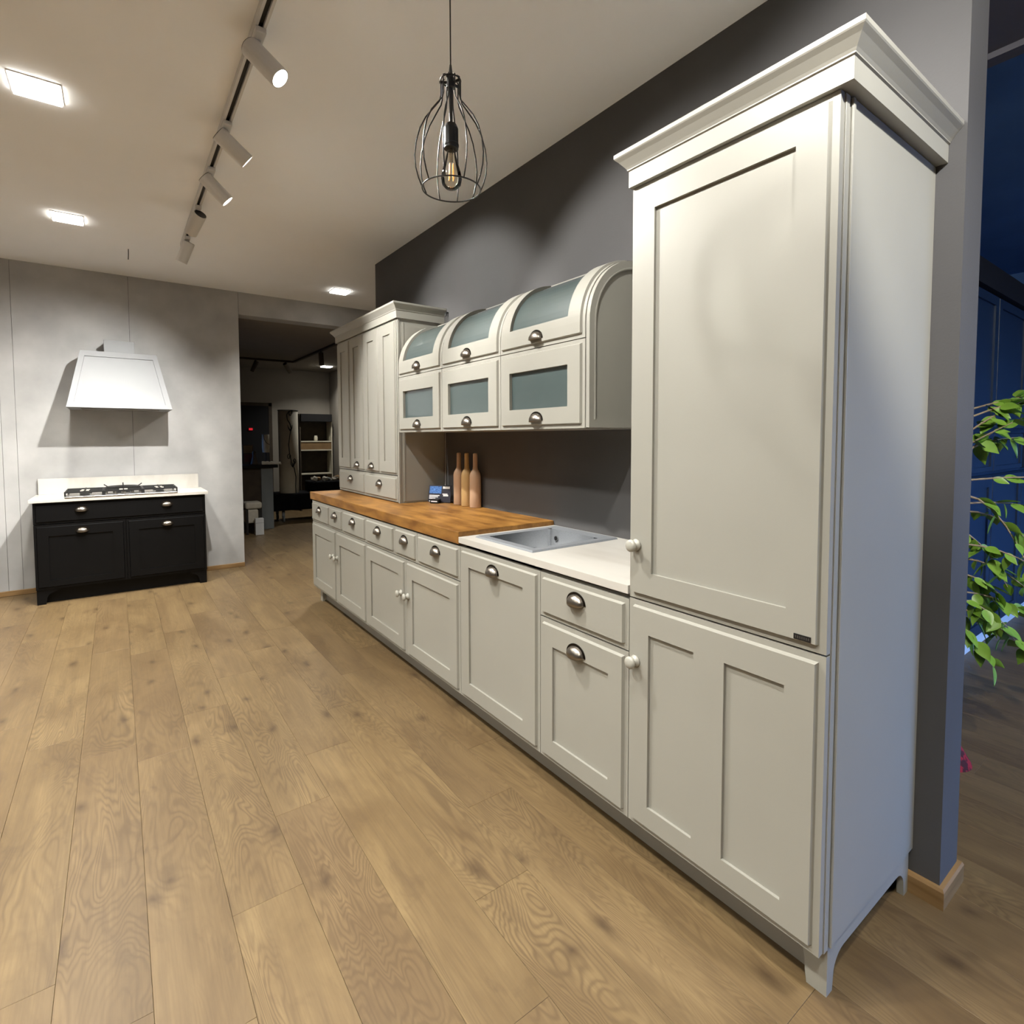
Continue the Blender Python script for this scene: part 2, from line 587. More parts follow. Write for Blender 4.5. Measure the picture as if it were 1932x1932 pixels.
def knob_mesh():
    bm = bmesh.new()
    prof = [(.0001, 0), (.017, 0), (.0185, -.003), (.017, -.007), (.011, -.010), (.0085, -.015), (.010, -.019), (.017, -.022), (.0195, -.026), (.0185, -.031), (.013, -.0345), (.005, -.036), (.0001, -.0362)]
    lathe(bm, prof, 24, 'y', cap=False)
    bmesh.ops.remove_doubles(bm, verts=bm.verts, dist=2e-4)
    bmesh.ops.recalc_face_normals(bm, faces=bm.faces)
    me = bpy.data.meshes.new('knob'); bm.to_mesh(me); bm.free()
    me.materials.append(M_KNOB)
    for p in me.polygons: p.use_smooth = True
    return me


KNOB = knob_mesh()


def cup(parent, x, z, y=-.010):
    """a merged cup pull: dome under the front, its flange joined as part of the same pull"""
    o = inst('cup_pull', PULL, parent, (x, y, z))
    o['label'] = 'brushed nickel cup pull with a dark rim'
    return o


def join_meshes(name, ms):
    bm = bmesh.new()
    mats = []
    for me in ms:
        n0 = len(bm.faces)
        bm.from_mesh(me)
        bm.faces.ensure_lookup_table()
        idx = len(mats)
        mats.append(me.materials[0])
        for f in bm.faces[n0:]: f.material_index = idx
    r = bpy.data.meshes.new(name)
    bm.to_mesh(r); bm.free()
    for m in mats: r.materials.append(m)
    return r


PULL = join_meshes('cup_pull', [CUP, FLANGE])


def knob(parent, x, z, y=-.010):
    return inst('knob', KNOB, parent, (x, y, z))


def front(name, root, x0, x1, z0, z1, panels=(), m=M_PAINT, y=0., lip=.016, rise=.010):
    """flat door or drawer front as a part of root, its inset panels as sub-parts"""
    g = .0015
    Wd, Hd = x1 - x0 - 2 * g, z1 - z0 - 2 * g
    ops = [(a - x0 - g, b - x0 - g, c - z0 - g, d - z0 - g) for a, b, c, d in panels]
    o = obj(name, relief(Wd, Hd, ops, lip=lip, rise=rise), m, root, loc=(x0 + g, y, z0 + g))
    for p in ops:
        obj('panel', plate(p[0], p[1], p[2], p[3], -.004, .0012), m, o)
    o['ox'] = x0 + g
    o['oz'] = z0 + g
    return o


def on(o, x, z):
    return x - o['ox'], z - o['oz']


RZ = -PI / 2

# ================================================================== SETTING
ZC = 2.904
XW, XW2 = .590, .744           # dark wall
YF = 5.823                     # far wall
floor = struct(box('floor', -4.2, 5.5, -3.5, 10.5, -.12, -.0125, mat('screed', (.3, .28, .25), .9, var=.1)))

# planks: rows along y, 0.195 wide, 1.405 long
PW, PL = .195, 1.405
JO = {2: 1.12, 4: .41, 3: 2.89, 5: .75, 1: 3.595, 6: 1.11, 7: .03, -1: 3.98, 8: .62, 0: 2.35}
pm = {}


def plank_mesh(L):
    k = round(L, 3)
    if k not in pm:
        bm = bmesh.new()
        bx(bm, -PW / 2 + .0003, PW / 2 - .0003, .0003, L - .0003, -.012, 0., .0006)
        me = bpy.data.meshes.new('plank'); bm.to_mesh(me); bm.free()
        me.materials.append(M_OAK)
        pm[k] = me
    return pm[k]


def seen(p):
    d = Vector(p) - CAM_POS
    z = d.dot(fwd)
    if z < .15: return False
    u = CX + F_PX * d.dot(rgt) / z
    v = CY - F_PX * d.dot(upv) / z
    return -250 < u < 2180 and v < 2350


rest = bmesh.new()
count = 0
for row in range(-14, 36):
    xc = -1.464 + PW * row + PW / 2
    if xc - PW / 2 < -4.2 or xc + PW / 2 > 5.5: continue
    rg = random.Random(row * 31 + 5)
    j0 = JO.get(row, rg.uniform(0, PL))
    y = j0 - PL * math.ceil((j0 + 3.5) / PL)
    ymax = 5.81 if not (-1.1 < xc < 2.1) else 10.38
    while y < ymax:
        a, b = max(y, -3.48), min(y + PL, ymax)
        if b - a > .05:
            vis = any(seen((xc, yy, 0)) for yy in (a, (a + b) / 2, b))
            hid = (xc > .12 and a > -.02 and b < 4.0 and xc < 1.0) or (xc > .75 and a > .43 and b < 7) or xc > 3.2
            if vis and not hid:
                inst('plank', plank_mesh(b - a), floor, (xc, a, 0))
                count += 1
            else:
                bx(rest, xc - PW / 2 + .0005, xc + PW / 2 - .0005, a + .0005, b - .0005, -.012, 0.)
        y += PL
ro = obj('plank_field', rest, M_OAK, floor)
ro['kind'] = 'stuff'

ceiling = struct(box('ceiling', -4.2, 5.5, -3.5, YF + .2, ZC, ZC + .1, M_CEIL))
wall_right = struct(box('wall_right', XW, XW2, -.07, 4.114, 0, ZC, M_DARKWALL))
struct(box('wall_left', -4.35, -4.2, -3.5, YF + .2, 0, ZC, M_DARKWALL))

# far wall: plaster panels over a dark core
wall_far = struct(box('wall_far', -4.2, -.232, YF + .016, YF + .2, 0, ZC, M_VOID))
for a, b in ((-4.2, -3.01), (-3.01, -2.09), (-2.09, -1.995), (-1.995, -1.168), (-1.168, -.229)):
    box('wall_panel', a + .0012, b - .0012, YF, YF + .016, 0, ZC, M_CONC, wall_far)
hd = box('header_panel', -.2265, 2.2, YF, YF + .2, 2.672, ZC, M_CONC, wall_far)
box('jamb_panel', -.232, -.229, YF + .016, YF + .2, 0, 2.672, M_CONC, wall_far)
struct(box('wall_far_right', 1.3, 2.2, YF, YF + .2, 0, 2.672, M_CONC))
struct(box('wall_passage', 2.2, 2.35, 1.2, YF + .2, 0, ZC, M_DARKWALL))

# right hand room
struct(box('wall_blue_tinted', XW2, 5.5, 1.05, 1.2, 0, ZC, M_BLUELITWALL))
wb = bmesh.new()
for x0, x1, z0, z1 in ((-4.2, .9, 0, ZC), (5.0, 5.5, 0, ZC), (.9, 5.0, 2.5, ZC), (.9, 5.0, 0, .25)):
    bx(wb, x0, x1, -3.65, -3.5, z0, z1)
struct(obj('wall_back', wb, M_DARKWALL))
struct(box('wall_side', 5.5, 5.65, -3.65, 1.2, 0, ZC, M_BLUELITWALL))
win = bmesh.new()
for x in (.9, 2.24, 3.60, 4.94): bx(win, x, x + .06, -3.60, -3.53, .25, 2.5)
for z in (.25, 2.44): bx(win, .9, 5.0, -3.60, -3.53, z, z + .06)
w1 = struct(obj('window_1', win, M_WHITE))
for x in (.96, 2.30, 3.66): box('pane', x, x + 1.28, -3.57, -3.562, .31, 2.44, M_CLEAR, w1)
# ceiling trim strip of the right hand room
struct(box('trim_1', 1.55, 1.615, -3.5, 1.05, ZC - .03, ZC, mat('grey_ceiling_trim', (.14, .135, .155), .7)))
struct(box('ceiling_blue_sheet', 1.615, 5.5, -3.5, 1.05, ZC - .012, ZC, M_BLUELITWALL))  # ceiling sheet carrying the blue light in its colour

struct(box('ceiling_dim_sheet', XW2, 1.55, -3.5, 1.05, ZC - .006, ZC, mat('dim_violet_ceiling', (.16, .155, .185), .85, var=.05)))  # ceiling sheet coloured dark to stand for the dim light here

# back room
struct(box('wall_back_room', -1.25, 2.14, 10.4, 10.5, 0, 2.67, M_WARMWALL))
struct(box('wall_back_room_right', 2.14, 2.2, YF + .2, 10.5, 0, 2.67, M_WARMWALL))
struct(box('wall_back_room_left', -1.35, -1.25, YF + .2, 10.5, 0, 2.67, M_WARMWALL))
struct(box('ceiling_back_room', -1.35, 2.2, YF + .2, 10.5, 2.672, 2.77, M_BACKCEIL))

# skirting
struct(box('baseboard_far', -4.2, -.229, YF - .014, YF, 0, .045, M_OAKTRIM, bev=.003))
bm = bmesh.new()
sweep(bm, [(XW, .02), (XW, -.07), (XW2, -.07), (XW2, 1.05)], [(0, 0), (.015, 0), (.015, .052), (.011, .06), (0, .06)])
struct(obj('baseboard_right', bm, M_OAKTRIM))
struct(box('baseboard_back_room', -1.25, 2.14, 10.386, 10.4, 0, .06, M_OAKTRIM))

# ================================================================== KITCHEN RUN (fronts face -x, world x = local y)
Y_T, Y_1, Y_2, Y_3, Y_4 = .598, 1.050, 1.658, 2.868, 4.078
ZB, ZG, ZTOP = .132, .681, .854
IN = .093
BACK = XW - .002


def carcass(root, Wd, z0, z1, y0=.02, y1=BACK, m=M_PAINT, name='carcass'):
    return box(name, .001, Wd - .001, y0, y1, z0, z1, m, root)


def plinth_side(bm, x0, x1, y0, y1):
    """bracket side: two feet and an arched apron, in the (y,z) plane"""
    pts = [(y0, 0), (y0 + .030, 0)]
    for k in range(7):
        a = PI / 2 * k / 6
        pts.append((y0 + .034 + .055 * (1 - math.cos(a)), .035 + .05 * math.sin(a)))
    for k in range(7):
        a = PI / 2 * (1 - k / 6)
        pts.append((y1 - .034 - .055 * (1 - math.cos(a)), .035 + .05 * math.sin(a)))
    pts += [(y1 - .030, 0), (y1, 0), (y1, ZB - .002), (y0, ZB - .002)]
    prism(bm, pts, 'x', x0, x1)


# ---- tall cabinet
tall = thing('tall_cabinet', 'tall pebble grey fridge cabinet with crown cornice at the near end of the run', 'cabinet', (0, Y_T, 0), RZ)
Wt = Y_T
carcass(tall, Wt, ZB, 2.128, y1=BACK)
bm = bmesh.new()
bx(bm, Wt - .001, Wt + .006, .048, .062, ZB, 2.128, .003, 2)
bx(bm, Wt - .001, Wt + .0015, .021, .040, ZB, 2.128, .001)
bx(bm, Wt - .001, Wt + .002, .062, BACK, ZB, 2.128)
obj('side_panel', bm, M_PAINT, tall)
du = front('door', tall, 0, Wt, .862, 2.130, [(.093, .505, .953, 2.042)])
k = knob(du, *on(du, .036, 1.034))
bd = box('badge', .526, .566, -.0115, -.0100, .886, .899, M_BLACKPLAST, None)
bd.parent = du
bd.location = (-du['ox'], 0, -du['oz'])
bd['label'] = 'small black maker badge'
bm = bmesh.new()
for i in range(7):
    bx(bm, .5295 + i * .005, .5325 + i * .005, -.0117, -.0114, .8895, .8955)
bt = obj('badge_lettering', bm, mat('dim_badge_print', (.05, .045, .04), .5), du, loc=(-du['ox'], 0, -du['oz']))
dl = front('door', tall, 0, Wt, ZB, .860, [(.085, .246, .217, .761), (.342, .505, .217, .763)])
knob(dl, *on(dl, .036, .667))
CPROF = [(0, 2.130), (.014, 2.130), (.014, 2.178), (.018, 2.181), (.018, 2.184), (.022, 2.190), (.036, 2.207), (.045, 2.216), (.047, 2.219), (.047, 2.230), (0, 2.230)]
bm = bmesh.new()
sweep(bm, [(.010, BACK), (.010, .0), (Wt + .016, .0), (Wt + .016, BACK)], CPROF)
bx(bm, .010, Wt + .016, .0, BACK, 2.2, 2.229)
bx(bm, .010, Wt + .016, .0005, BACK, 2.1305, 2.14)
obj('cornice', bm, M_PAINT, tall)
bm = bmesh.new()
plinth_side(bm, Wt - .022, Wt - .004, .052, BACK - .012)
ft = [(Wt - .0221, 0), (Wt - .052, 0)]
for q in range(6):
    a = PI / 2 * q / 5
    ft.append((Wt - .056 - .035 * (1 - math.cos(a)), .03 + (ZB - .034) * math.sin(a)))
ft += [(Wt - .0221, ZB - .002)]
prism(bm, ft, 'y', .052, .070)
obj('bracket_foot', bm, M_PAINT, tall)

# ---- base cabinet 45
b1 = thing('base_cabinet', 'narrow pebble grey base cabinet with one drawer beside the tall cabinet', 'cabinet', (0, Y_1, 0), RZ)
W1 = Y_1 - Y_T
carcass(b1, W1, ZB, ZTOP)
f = front('drawer', b1, 0, W1, ZG + .002, ZTOP - .001)
cup(f, *on(f, .213, .781))
f = front('door', b1, 0, W1, ZB, ZG, [(IN - .01, W1 - IN + .01, ZB + .088, ZG - .098)])
cup(f, *on(f, .213, .595))

# ---- dishwasher front
b2 = thing('sink_cabinet', 'pebble grey sink cabinet with one full-height front below the grey sink', 'cabinet', (0, Y_2, 0), RZ)
W2 = Y_2 - Y_1
bm = bmesh.new()
bx(bm, .001, .017, .02, BACK, ZB, ZTOP); bx(bm, W2 - .017, W2 - .001, .02, BACK, ZB, ZTOP)
bx(bm, .017, W2 - .017, .02, BACK, ZB, ZB + .016); bx(bm, .017, W2 - .017, BACK - .012, BACK, ZB + .016, ZTOP)
obj('carcass', bm, M_PAINT, b2)
f = front('door', b2, 0, W2, ZB, ZTOP - .001, [(.090, .505, ZB + .088, .768)])
cup(f, *on(f, .290, .779))


# ---- base cabinets 120
def base120(label, y0, y1, knob_dx):
    t = thing('base_cabinet', label, 'cabinet', (0, y1, 0), RZ, 'wide base cabinets under the oak worktop')
    Wd = y1 - y0
    carcass(t, Wd, ZB, ZTOP)
    s1, s2 = .455, .752
    for a, b in ((0, s1), (s1, s2), (s2, Wd)):
        f = front('drawer', t, a, b, ZG + .002, ZTOP - .001)
        cup(f, *on(f, (a + b) / 2 - (0 if a else .01), .780))
    h = Wd / 2
    f = front('door', t, 0, h, ZB, ZG, [(IN, h - IN, ZB + .088, ZG - .098)])
    knob(f, *on(f, h - .045, .480))
    f = front('door', t, h, Wd, ZB, ZG, [(h + IN, Wd - IN, ZB + .088, ZG - .098)])
    knob(f, *on(f, h + .045, .480))
    return t


b3 = base120('pebble grey base cabinet with three drawers over two doors beside the sink cabinet', Y_2, Y_3, .045)
b4 = base120('pebble grey base cabinet with three drawers over two doors at the far end', Y_3, Y_4, .045)
bm = bmesh.new()
plinth_side(bm, .004, .022, .052, BACK - .012)
ft = [(.0221, 0), (.052, 0)]
for q in range(6):
    a = PI / 2 * q / 5
    ft.append((.056 + .035 * (1 - math.cos(a)), .03 + (ZB - .034) * math.sin(a)))
ft += [(.0221, ZB - .002)]
prism(bm, ft, 'y', .052, .070)
obj('bracket_foot', bm, M_PAINT, b4)

tag(box('plinth_board', .086, .102, .026, 4.05, .008, ZB - .001, mat('taupe_plinth', (.24, .225, .195), .5, var=.05)), 'long recessed pebble grey plinth board running under the kitchen cabinets', 'plinth')

# ---- worktops
bm = bmesh.new()
bx(bm, -.006, BACK, Y_2 + .006, 4.122, .8605, .921, .003, 2)
bx(bm, .03, BACK, Y_2 + .006, 4.07, .8545, .8604)
tag(obj('oak_worktop', bm, M_OAKTOP), 'thick oiled oak worktop on the far base cabinets', 'worktop')
# stone top with a sink cut-out
SX0, SX1, SY0, SY1 = .075, .535, 1.20, 1.575
bm = bmesh.new()
xs = [-.006, SX0, SX1, BACK]
ys = [Y_T + .002, SY0, SY1, Y_2 + .005]
z0, z1 = .8695, .8965
for i in range(3):
    for j in range(3):
        if i == 1 and j == 1: continue
        for z in (z0, z1):
            bm.faces.new([bm.verts.new((x, y, z)) for x, y in ((xs[i], ys[j]), (xs[i + 1], ys[j]), (xs[i + 1], ys[j + 1]), (xs[i], ys[j + 1]))])
for a, b in (((0, 0), (3, 0)), ((3, 0), (3, 3)), ((3, 3), (0, 3)), ((0, 3), (0, 0)), ((1, 1), (1, 2)), ((1, 2), (2, 2)), ((2, 2), (2, 1)), ((2, 1), (1, 1))):
    bm.faces.new([bm.verts.new((xs[p[0]], ys[p[1]], z)) for p, z in ((a, z0), (b, z0), (b, z1), (a, z1))])
bmesh.ops.remove_doubles(bm, verts=bm.verts, dist=1e-5)
bx(bm, .03, BACK, Y_T + .002, SY0 - .03, .8545, z0)
bx(bm, .03, .05, SY0 - .03, Y_2 + .004, .8545, z0)
tag(obj('stone_worktop', bm, M_STONE), 'white veined stone worktop around the grey sink', 'worktop')
# sink
sink = thing('sink', 'grey composite single-bowl sink set in the white worktop', 'sink', (.305, 1.388, .8965))
RX0, RX1, RY0, RY1 = -.252, .252, -.220, .220
BX0, BX1, BY0, BY1 = -.205, .170, -.172, .172
bm = bmesh.new()
rim = [[(RX0, RY0), (RX1, RY0), (RX1, RY1), (RX0, RY1)], [(RX0 + .006, RY0 + .006), (RX1 - .006, RY0 + .006), (RX1 - .006, RY1 - .006), (RX0 + .006, RY1 - .006)],
       [(BX0, BY0), (BX1, BY0), (BX1, BY1), (BX0, BY1)]]
zz = [0.0005, .008, .007]
R3 = [[bm.verts.new((x, y, z)) for x, y in r] for r, z in zip(rim, zz)]
for a, b in zip(R3, R3[1:]):
    for q in range(4): bm.faces.new((a[q], a[(q + 1) % 4], b[(q + 1) % 4], b[q]))
obj('rim', bm, M_SINK, sink)
bm = bmesh.new()
T = [bm.verts.new((x, y, .007)) for x, y in rim[2]]
Bq = [bm.verts.new((x * .96 if abs(x) > 0 else x, y * .95, -.185)) for x, y in rim[2]]
for q in range(4): bm.faces.new((T[q], T[(q + 1) % 4], Bq[(q + 1) % 4], Bq[q]))
bm.faces.new(Bq)
bmesh.ops.bevel(bm, geom=[e for e in bm.edges if not e.is_boundary], offset=.018, segments=3, affect='EDGES')
obj('bowl', bm, M_SINK, sink, smooth=True)
bm = bmesh.new()
lathe(bm, [(.0135, .0), (.0135, -.004), (.010, -.004), (.010, .0005)], 20, 'x', (BX1 - .0045, .118, -.036))
obj('overflow_ring', bm, M_STEEL, sink)
bm = bmesh.new()
lathe(bm, [(.0001, -.0052), (.0105, -.005), (.0105, .0005)], 20, 'x', (BX1 - .0045, .118, -.036))
obj('overflow_hole', bm, M_VOID, sink)
bm = bmesh.new()
lathe(bm, [(.0001, -.1835), (.035, -.1835), (.045, -.1825), (.045, -.184)], 24, 'z', (-.02, 0, 0))
obj('drain', bm, M_STEEL, sink)

# ---- hutch (upper cupboard standing on the oak worktop)
XH = .238
hy0, hy1 = 2.874, 4.098
hutch = thing('hutch_cupboard', 'pebble grey upper cupboard with four narrow doors standing on the oak worktop', 'cupboard', (XH, hy1, .9215), RZ)
Wh = hy1 - hy0
Dh = BACK - XH
ZH = -.9215
bm = bmesh.new()
bx(bm, .001, Wh - .002, .02, Dh, 0, 2.172 + ZH)
bx(bm, Wh - .020, Wh - .002, .002, .02, 0, 2.172 + ZH, .002)
obj('carcass', bm, M_PAINT, hutch)
bm = bmesh.new()
bx(bm, Wh - .002, Wh, .001, .016, 0, 2.172 + ZH, .0008)
bx(bm, Wh - .002, Wh + .003, .034, .048, .012, 2.15 + ZH, .002, 2)
bx(bm, Wh - .002, Wh + .001, .048, Dh, .012, 2.15 + ZH)
obj('side_panel', bm, M_PAINT, hutch)
dw = (Wh - .022) / 4
for i in range(4):
    a, b = i * dw, (i + 1) * dw
    f = front('door', hutch, a, b, 1.112 + ZH, 2.170 + ZH, [(a + .092, b - .092, 1.205 + ZH, 2.083 + ZH)], lip=.012)
    if i in (1, 2):
        cup(f, *on(f, (a + b) / 2 + (.0 if i == 1 else 0), 1.146 + ZH))
for i in range(2):
    f = front('drawer', hutch, i * 2 * dw, (i + 1) * 2 * dw, .928 + ZH, 1.108 + ZH)
    cup(f, *on(f, (2 * i + 1) * dw, 1.028 + ZH))
bm = bmesh.new()
HPROF = [(o, z - 2.130 + 2.172 + ZH) for o, z in CPROF]
sweep(bm, [(.0, Dh), (.0, .0), (Wh, .0), (Wh, Dh)], HPROF)
bx(bm, .0, Wh, .0, Dh, HPROF[0][1] + .07, HPROF[-1][1] - .001)
obj('cornice', bm, M_PAINT, hutch)

# ---- wall cabinets with roll-top doors
XV = .232
WV = .6
ZV0, ZVR, ZVC, RV = 1.405, 1.770, 1.835, .287
DV = BACK - XV


def roll_map(u, v, n):
    s1 = ZVC - ZVR
    if v <= s1: return (u, -n, ZVR + v)
    th = (v - s1) / RV
    return (u, RV - (RV + n) * math.cos(th), ZVC + (RV + n) * math.sin(th))


S_TOT = (ZVC - ZVR) + RV * PI / 2
VSUB = [(ZVC - ZVR) + RV * PI / 2 * q / 18 for q in range(18)]


def profile(off=0.):
    p = [(off, ZV0 + off), (off, ZVC)]
    for q in range(1, 17):
        th = PI / 2 * q / 16
        p.append((RV - (RV - off) * math.cos(th), ZVC + (RV - off) * math.sin(th)))
    p.append((DV - off * .0, ZVC + RV - off))
    p.append((DV - off * .0, ZV0 + off))
    return p


def wall_cab(label, y1, end):
    t = thing('wall_cabinet', label, 'cabinet', (XV, y1, 0), RZ, 'roll-top wall cabinets')
    bm = bmesh.new()
    th = .016
    bx(bm, .0005, WV - .0005, .0195, DV, ZV0, ZV0 + th)
    bx(bm, th, WV - th, .03, DV - .01, ZVR - .008, ZVR + .008)
    bx(bm, th, WV - th, DV - .008, DV, ZV0 + th, ZVC + RV - .03)
    for a, b in ((.0005, th), (WV - th, WV - .0005)):
        pr_ = [(.0195, ZV0 + th), (.0195, ZVC)]
        R2 = RV - .0195
        for q in range(1, 13):
            x = PI / 2 * q / 12
            pr_.append((RV - R2 * math.cos(x), ZVC + R2 * math.sin(x)))
        pr_ += [(DV, ZVC + R2), (DV, ZV0 + th)]
        prism(bm, pr_, 'x', a, b)
    bx(bm, .0005, WV - .0005, RV + .004, DV, ZVC + RV - .018, ZVC + RV - .002)
    obj('carcass', bm, M_PAINT, t)
    # lower flap
    g = .0015
    Wd, Hd = WV - 2 * g, ZVR - ZV0 - 2 * g
    lo = obj('flap_door', relief(Wd, Hd, [(.086, Wd - .096, .092, Hd - .096)], through=True), M_PAINT, t, loc=(g, 0, ZV0 + g))
    obj('glass_pane', plate(.086, Wd - .096, .092, Hd - .096, -.010, -.006), M_GLASS, lo)
    cup(lo, .291, .038)
    # roll-top door
    H2 = S_TOT - .004
    op = (.086, Wd - .096, .098, H2 - .035)

    def mp(u, v, n): return roll_map(u + g, v + g * 1.5, n)
    up = obj('roll_top_door', relief(Wd, H2, [op], through=True, mp=mp, vsub=VSUB), M_PAINT, t)
    obj('glass_pane', plate(op[0], op[1], op[2], op[3], -.010, -.006, mp=mp, vsub=VSUB), M_GLASS, up)
    cup(up, .291, ZVR + .038)
    if end:
        bm = bmesh.new()
        a, b = WV + .0005, WV + .020
        # ring of the end frame
        P0, P1 = profile(0.004), profile(.040)
        n = len(P0)
        for x0_, x1_ in ((a, b),):
            V = [[bm.verts.new((x0_, *p)), bm.verts.new((x1_, *p)), bm.verts.new((x1_, *q_)), bm.verts.new((x0_, *q_))] for p, q_ in zip(P0, P1)]
            for i in range(n):
                A, B_ = V[i], V[(i + 1) % n]
                for k_ in range(4):
                    bm.faces.new((A[k_], A[(k_ + 1) % 4], B_[(k_ + 1) % 4], B_[k_]))
        prism(bm, profile(.030), 'x', a, a + .008)
        obj('end_panel', bm, M_PAINT, t)
        bm = bmesh.new()
        tube(bm, [(b - .002, *p) for p in profile(.036)[:-1]], .0055, 8)
        obj('end_bead', bm, M_PAINT, t)
    return t


wall_cab('roll-top wall cabinet with frosted teal glass touching the tall hutch cupboard', 2.850, False)
wall_cab('middle one of the three roll-top wall cabinets with frosted glass', 2.250, False)
wall_cab('roll-top wall cabinet with exposed arched end panel nearest the tall cabinet', 1.650, True)

# ---- wooden bottles, price card, cable
def bottle(label, y, x, m):
    bm = bmesh.new()
    prof = [(.0001, 0), (.034, 0), (.037, .003), (.037, .20), (.034, .217), (.026, .232), (.0175, .246), (.0155, .262), (.0148, .338), (.0135, .345), (.009, .348), (.0001, .348)]
    lathe(bm, prof, 28, cap=False)
    bmesh.ops.remove_doubles(bm, verts=bm.verts, dist=2e-4)
    o = obj('wooden_bottle', bm, m, None, smooth=True, loc=(x, y, .9215))
    return tag(o, label, 'bottle', 'turned wooden bottles on the oak worktop')


bottle('turned pale wooden bottle standing next to the dark price card', 2.598, .545, M_BOTTLE)
bottle('yellowish turned wooden bottle between its two pinkish neighbours', 2.497, .545, M_BOTTLE2)
bottle('turned wooden bottle farthest from the price card, nearest the sink', 2.392, .545, M_BOTTLE)

sign = thing('price_card', 'dark blue-printed price card in a black holder leaning by the hutch', 'sign', (.475, 2.755, .9215), math.radians(-55))
bm = bmesh.new(); bx(bm, -.085, .085, 0, .003, .004, .122)
cardo = obj('card', bm, M_CARD, sign, rot=(math.radians(-12), 0, 0))
box('print_photo', -.078, .012, -.0008, 0, .064, .114, M_CARDBLUE, cardo)
for a, b, c, d in ((.022, .074, .098, .114), (-.078, .0, .047, .053), (-.078, -.01, .037, .043), (-.078, -.03, .027, .033), (.022, .06, .058, .064), (.028, .066, .046, .057), (-.075, -.05, .008, .013)):
    box('print_line', a, b, -.0008, 0, c, d, M_PAPER, cardo)
bm = bmesh.new(); bx(bm, -.045, .02, -.045, -.006, 0, .03, .002)
ho = obj('holder', bm, M_BLACKPLAST, sign)
box('label_strip', -.036, .010, -.046, -.0451, .010, .018, M_PAPER, ho)
bm = bmesh.new()
tube(bm, [(XW - .006, 2.853, 1.404), (XW - .006, 2.853, 1.06), (XW - .012, 2.848, 1.03)], [.0022, .0022, .004], 8)
tag(obj('hanging_cable', bm, M_WIREWHITE), 'thin white cable hanging down the splashback beside the hutch', 'cable')
bm = bmesh.new()
tube(bm, [(XW, 2.808, 2.24), (XW - .012, 2.808, 2.24), (XW - .02, 2.808, 2.232), (XW - .02, 2.808, 2.215)], .006, 8)
tag(obj('wall_hook', bm, M_BLACKMETAL), 'small dark hook on the charcoal wall above the hutch', 'hook')

# ================================================================== BLACK COOKING UNIT ON THE FAR WALL
KX0, KX1, KYF = -1.866, -.641, 5.300
blk = thing('black_cabinet', 'black lacquered drawer cabinet under the hob against the grey wall', 'cabinet', (KX0, KYF, 0))
Wk = KX1 - KX0
Dk = YF - .016 - KYF
box('carcass', .001, Wk - .001, .02, Dk, .125, .844, M_BLACKCAB, blk)
f = front('drawer', blk, 0, Wk, .665, .842, m=M_BLACKCAB)
cup(f, *on(f, .312, .764)); cup(f, *on(f, .918, .764))
h = Wk / 2
for a, b, cx_ in ((0, h, .312), (h, Wk, .918)):
    f = front('drawer', blk, a, b, .125, .662, [(a + IN, b - IN, .125 + .075, .565)], m=M_BLACKCAB)
    cup(f, *on(f, cx_, .588))
bm = bmesh.new()
for x0_, s in ((0.004, 1), (Wk - .004, -1)):
    ft = [(x0_, 0), (x0_ + s * .055, 0)]
    for q in range(6):
        a = PI / 2 * q / 5
        ft.append((x0_ + s * (.06 + .05 * (1 - math.cos(a))), .02 + .075 * math.sin(a)))
    ft += [(x0_ + s * .16, .124), (x0_, .124)]
    prism(bm, ft, 'y', .012, .03)
bx(bm, .004, .02, .03, Dk, 0, .124); bx(bm, Wk - .02, Wk - .004, .03, Dk, 0, .124)
bx(bm, .02, Wk - .02, .07, .085, .003, .124)
obj('base', bm, M_BLACKCAB, blk)
tp = thing('stone_worktop', 'white stone worktop with upstand on the black cabinet', 'worktop', (KX0, KYF, .8445))
box('slab', -.022, Wk + .022, -.030, Dk, .0, .028, M_STONE, tp, bev=.002)
box('upstand', -.002, Wk - .002, Dk - .022, Dk, .0285, .168, M_STONE, tp, bev=.001)
# hob
hob = thing('gas_hob', 'stainless five-burner gas hob with black cast iron grates', 'hob', (-1.262, 5.50, .873))
HW, HD = .40, .235
bm = bmesh.new(); bx(bm, -HW, HW, -HD, HD, 0, .012, .004, 2)
obj('tray', bm, M_STEEL, hob)


def burner(x, y, r):
    bm = bmesh.new()
    lathe(bm, [(r, .0122), (r, .018), (r * .85, .022), (r * .85, .027), (r * .5, .029), (.0001, .029)], 20, 'z', (x, y, 0), cap=False)
    obj('burner', bm, M_IRON, hob)


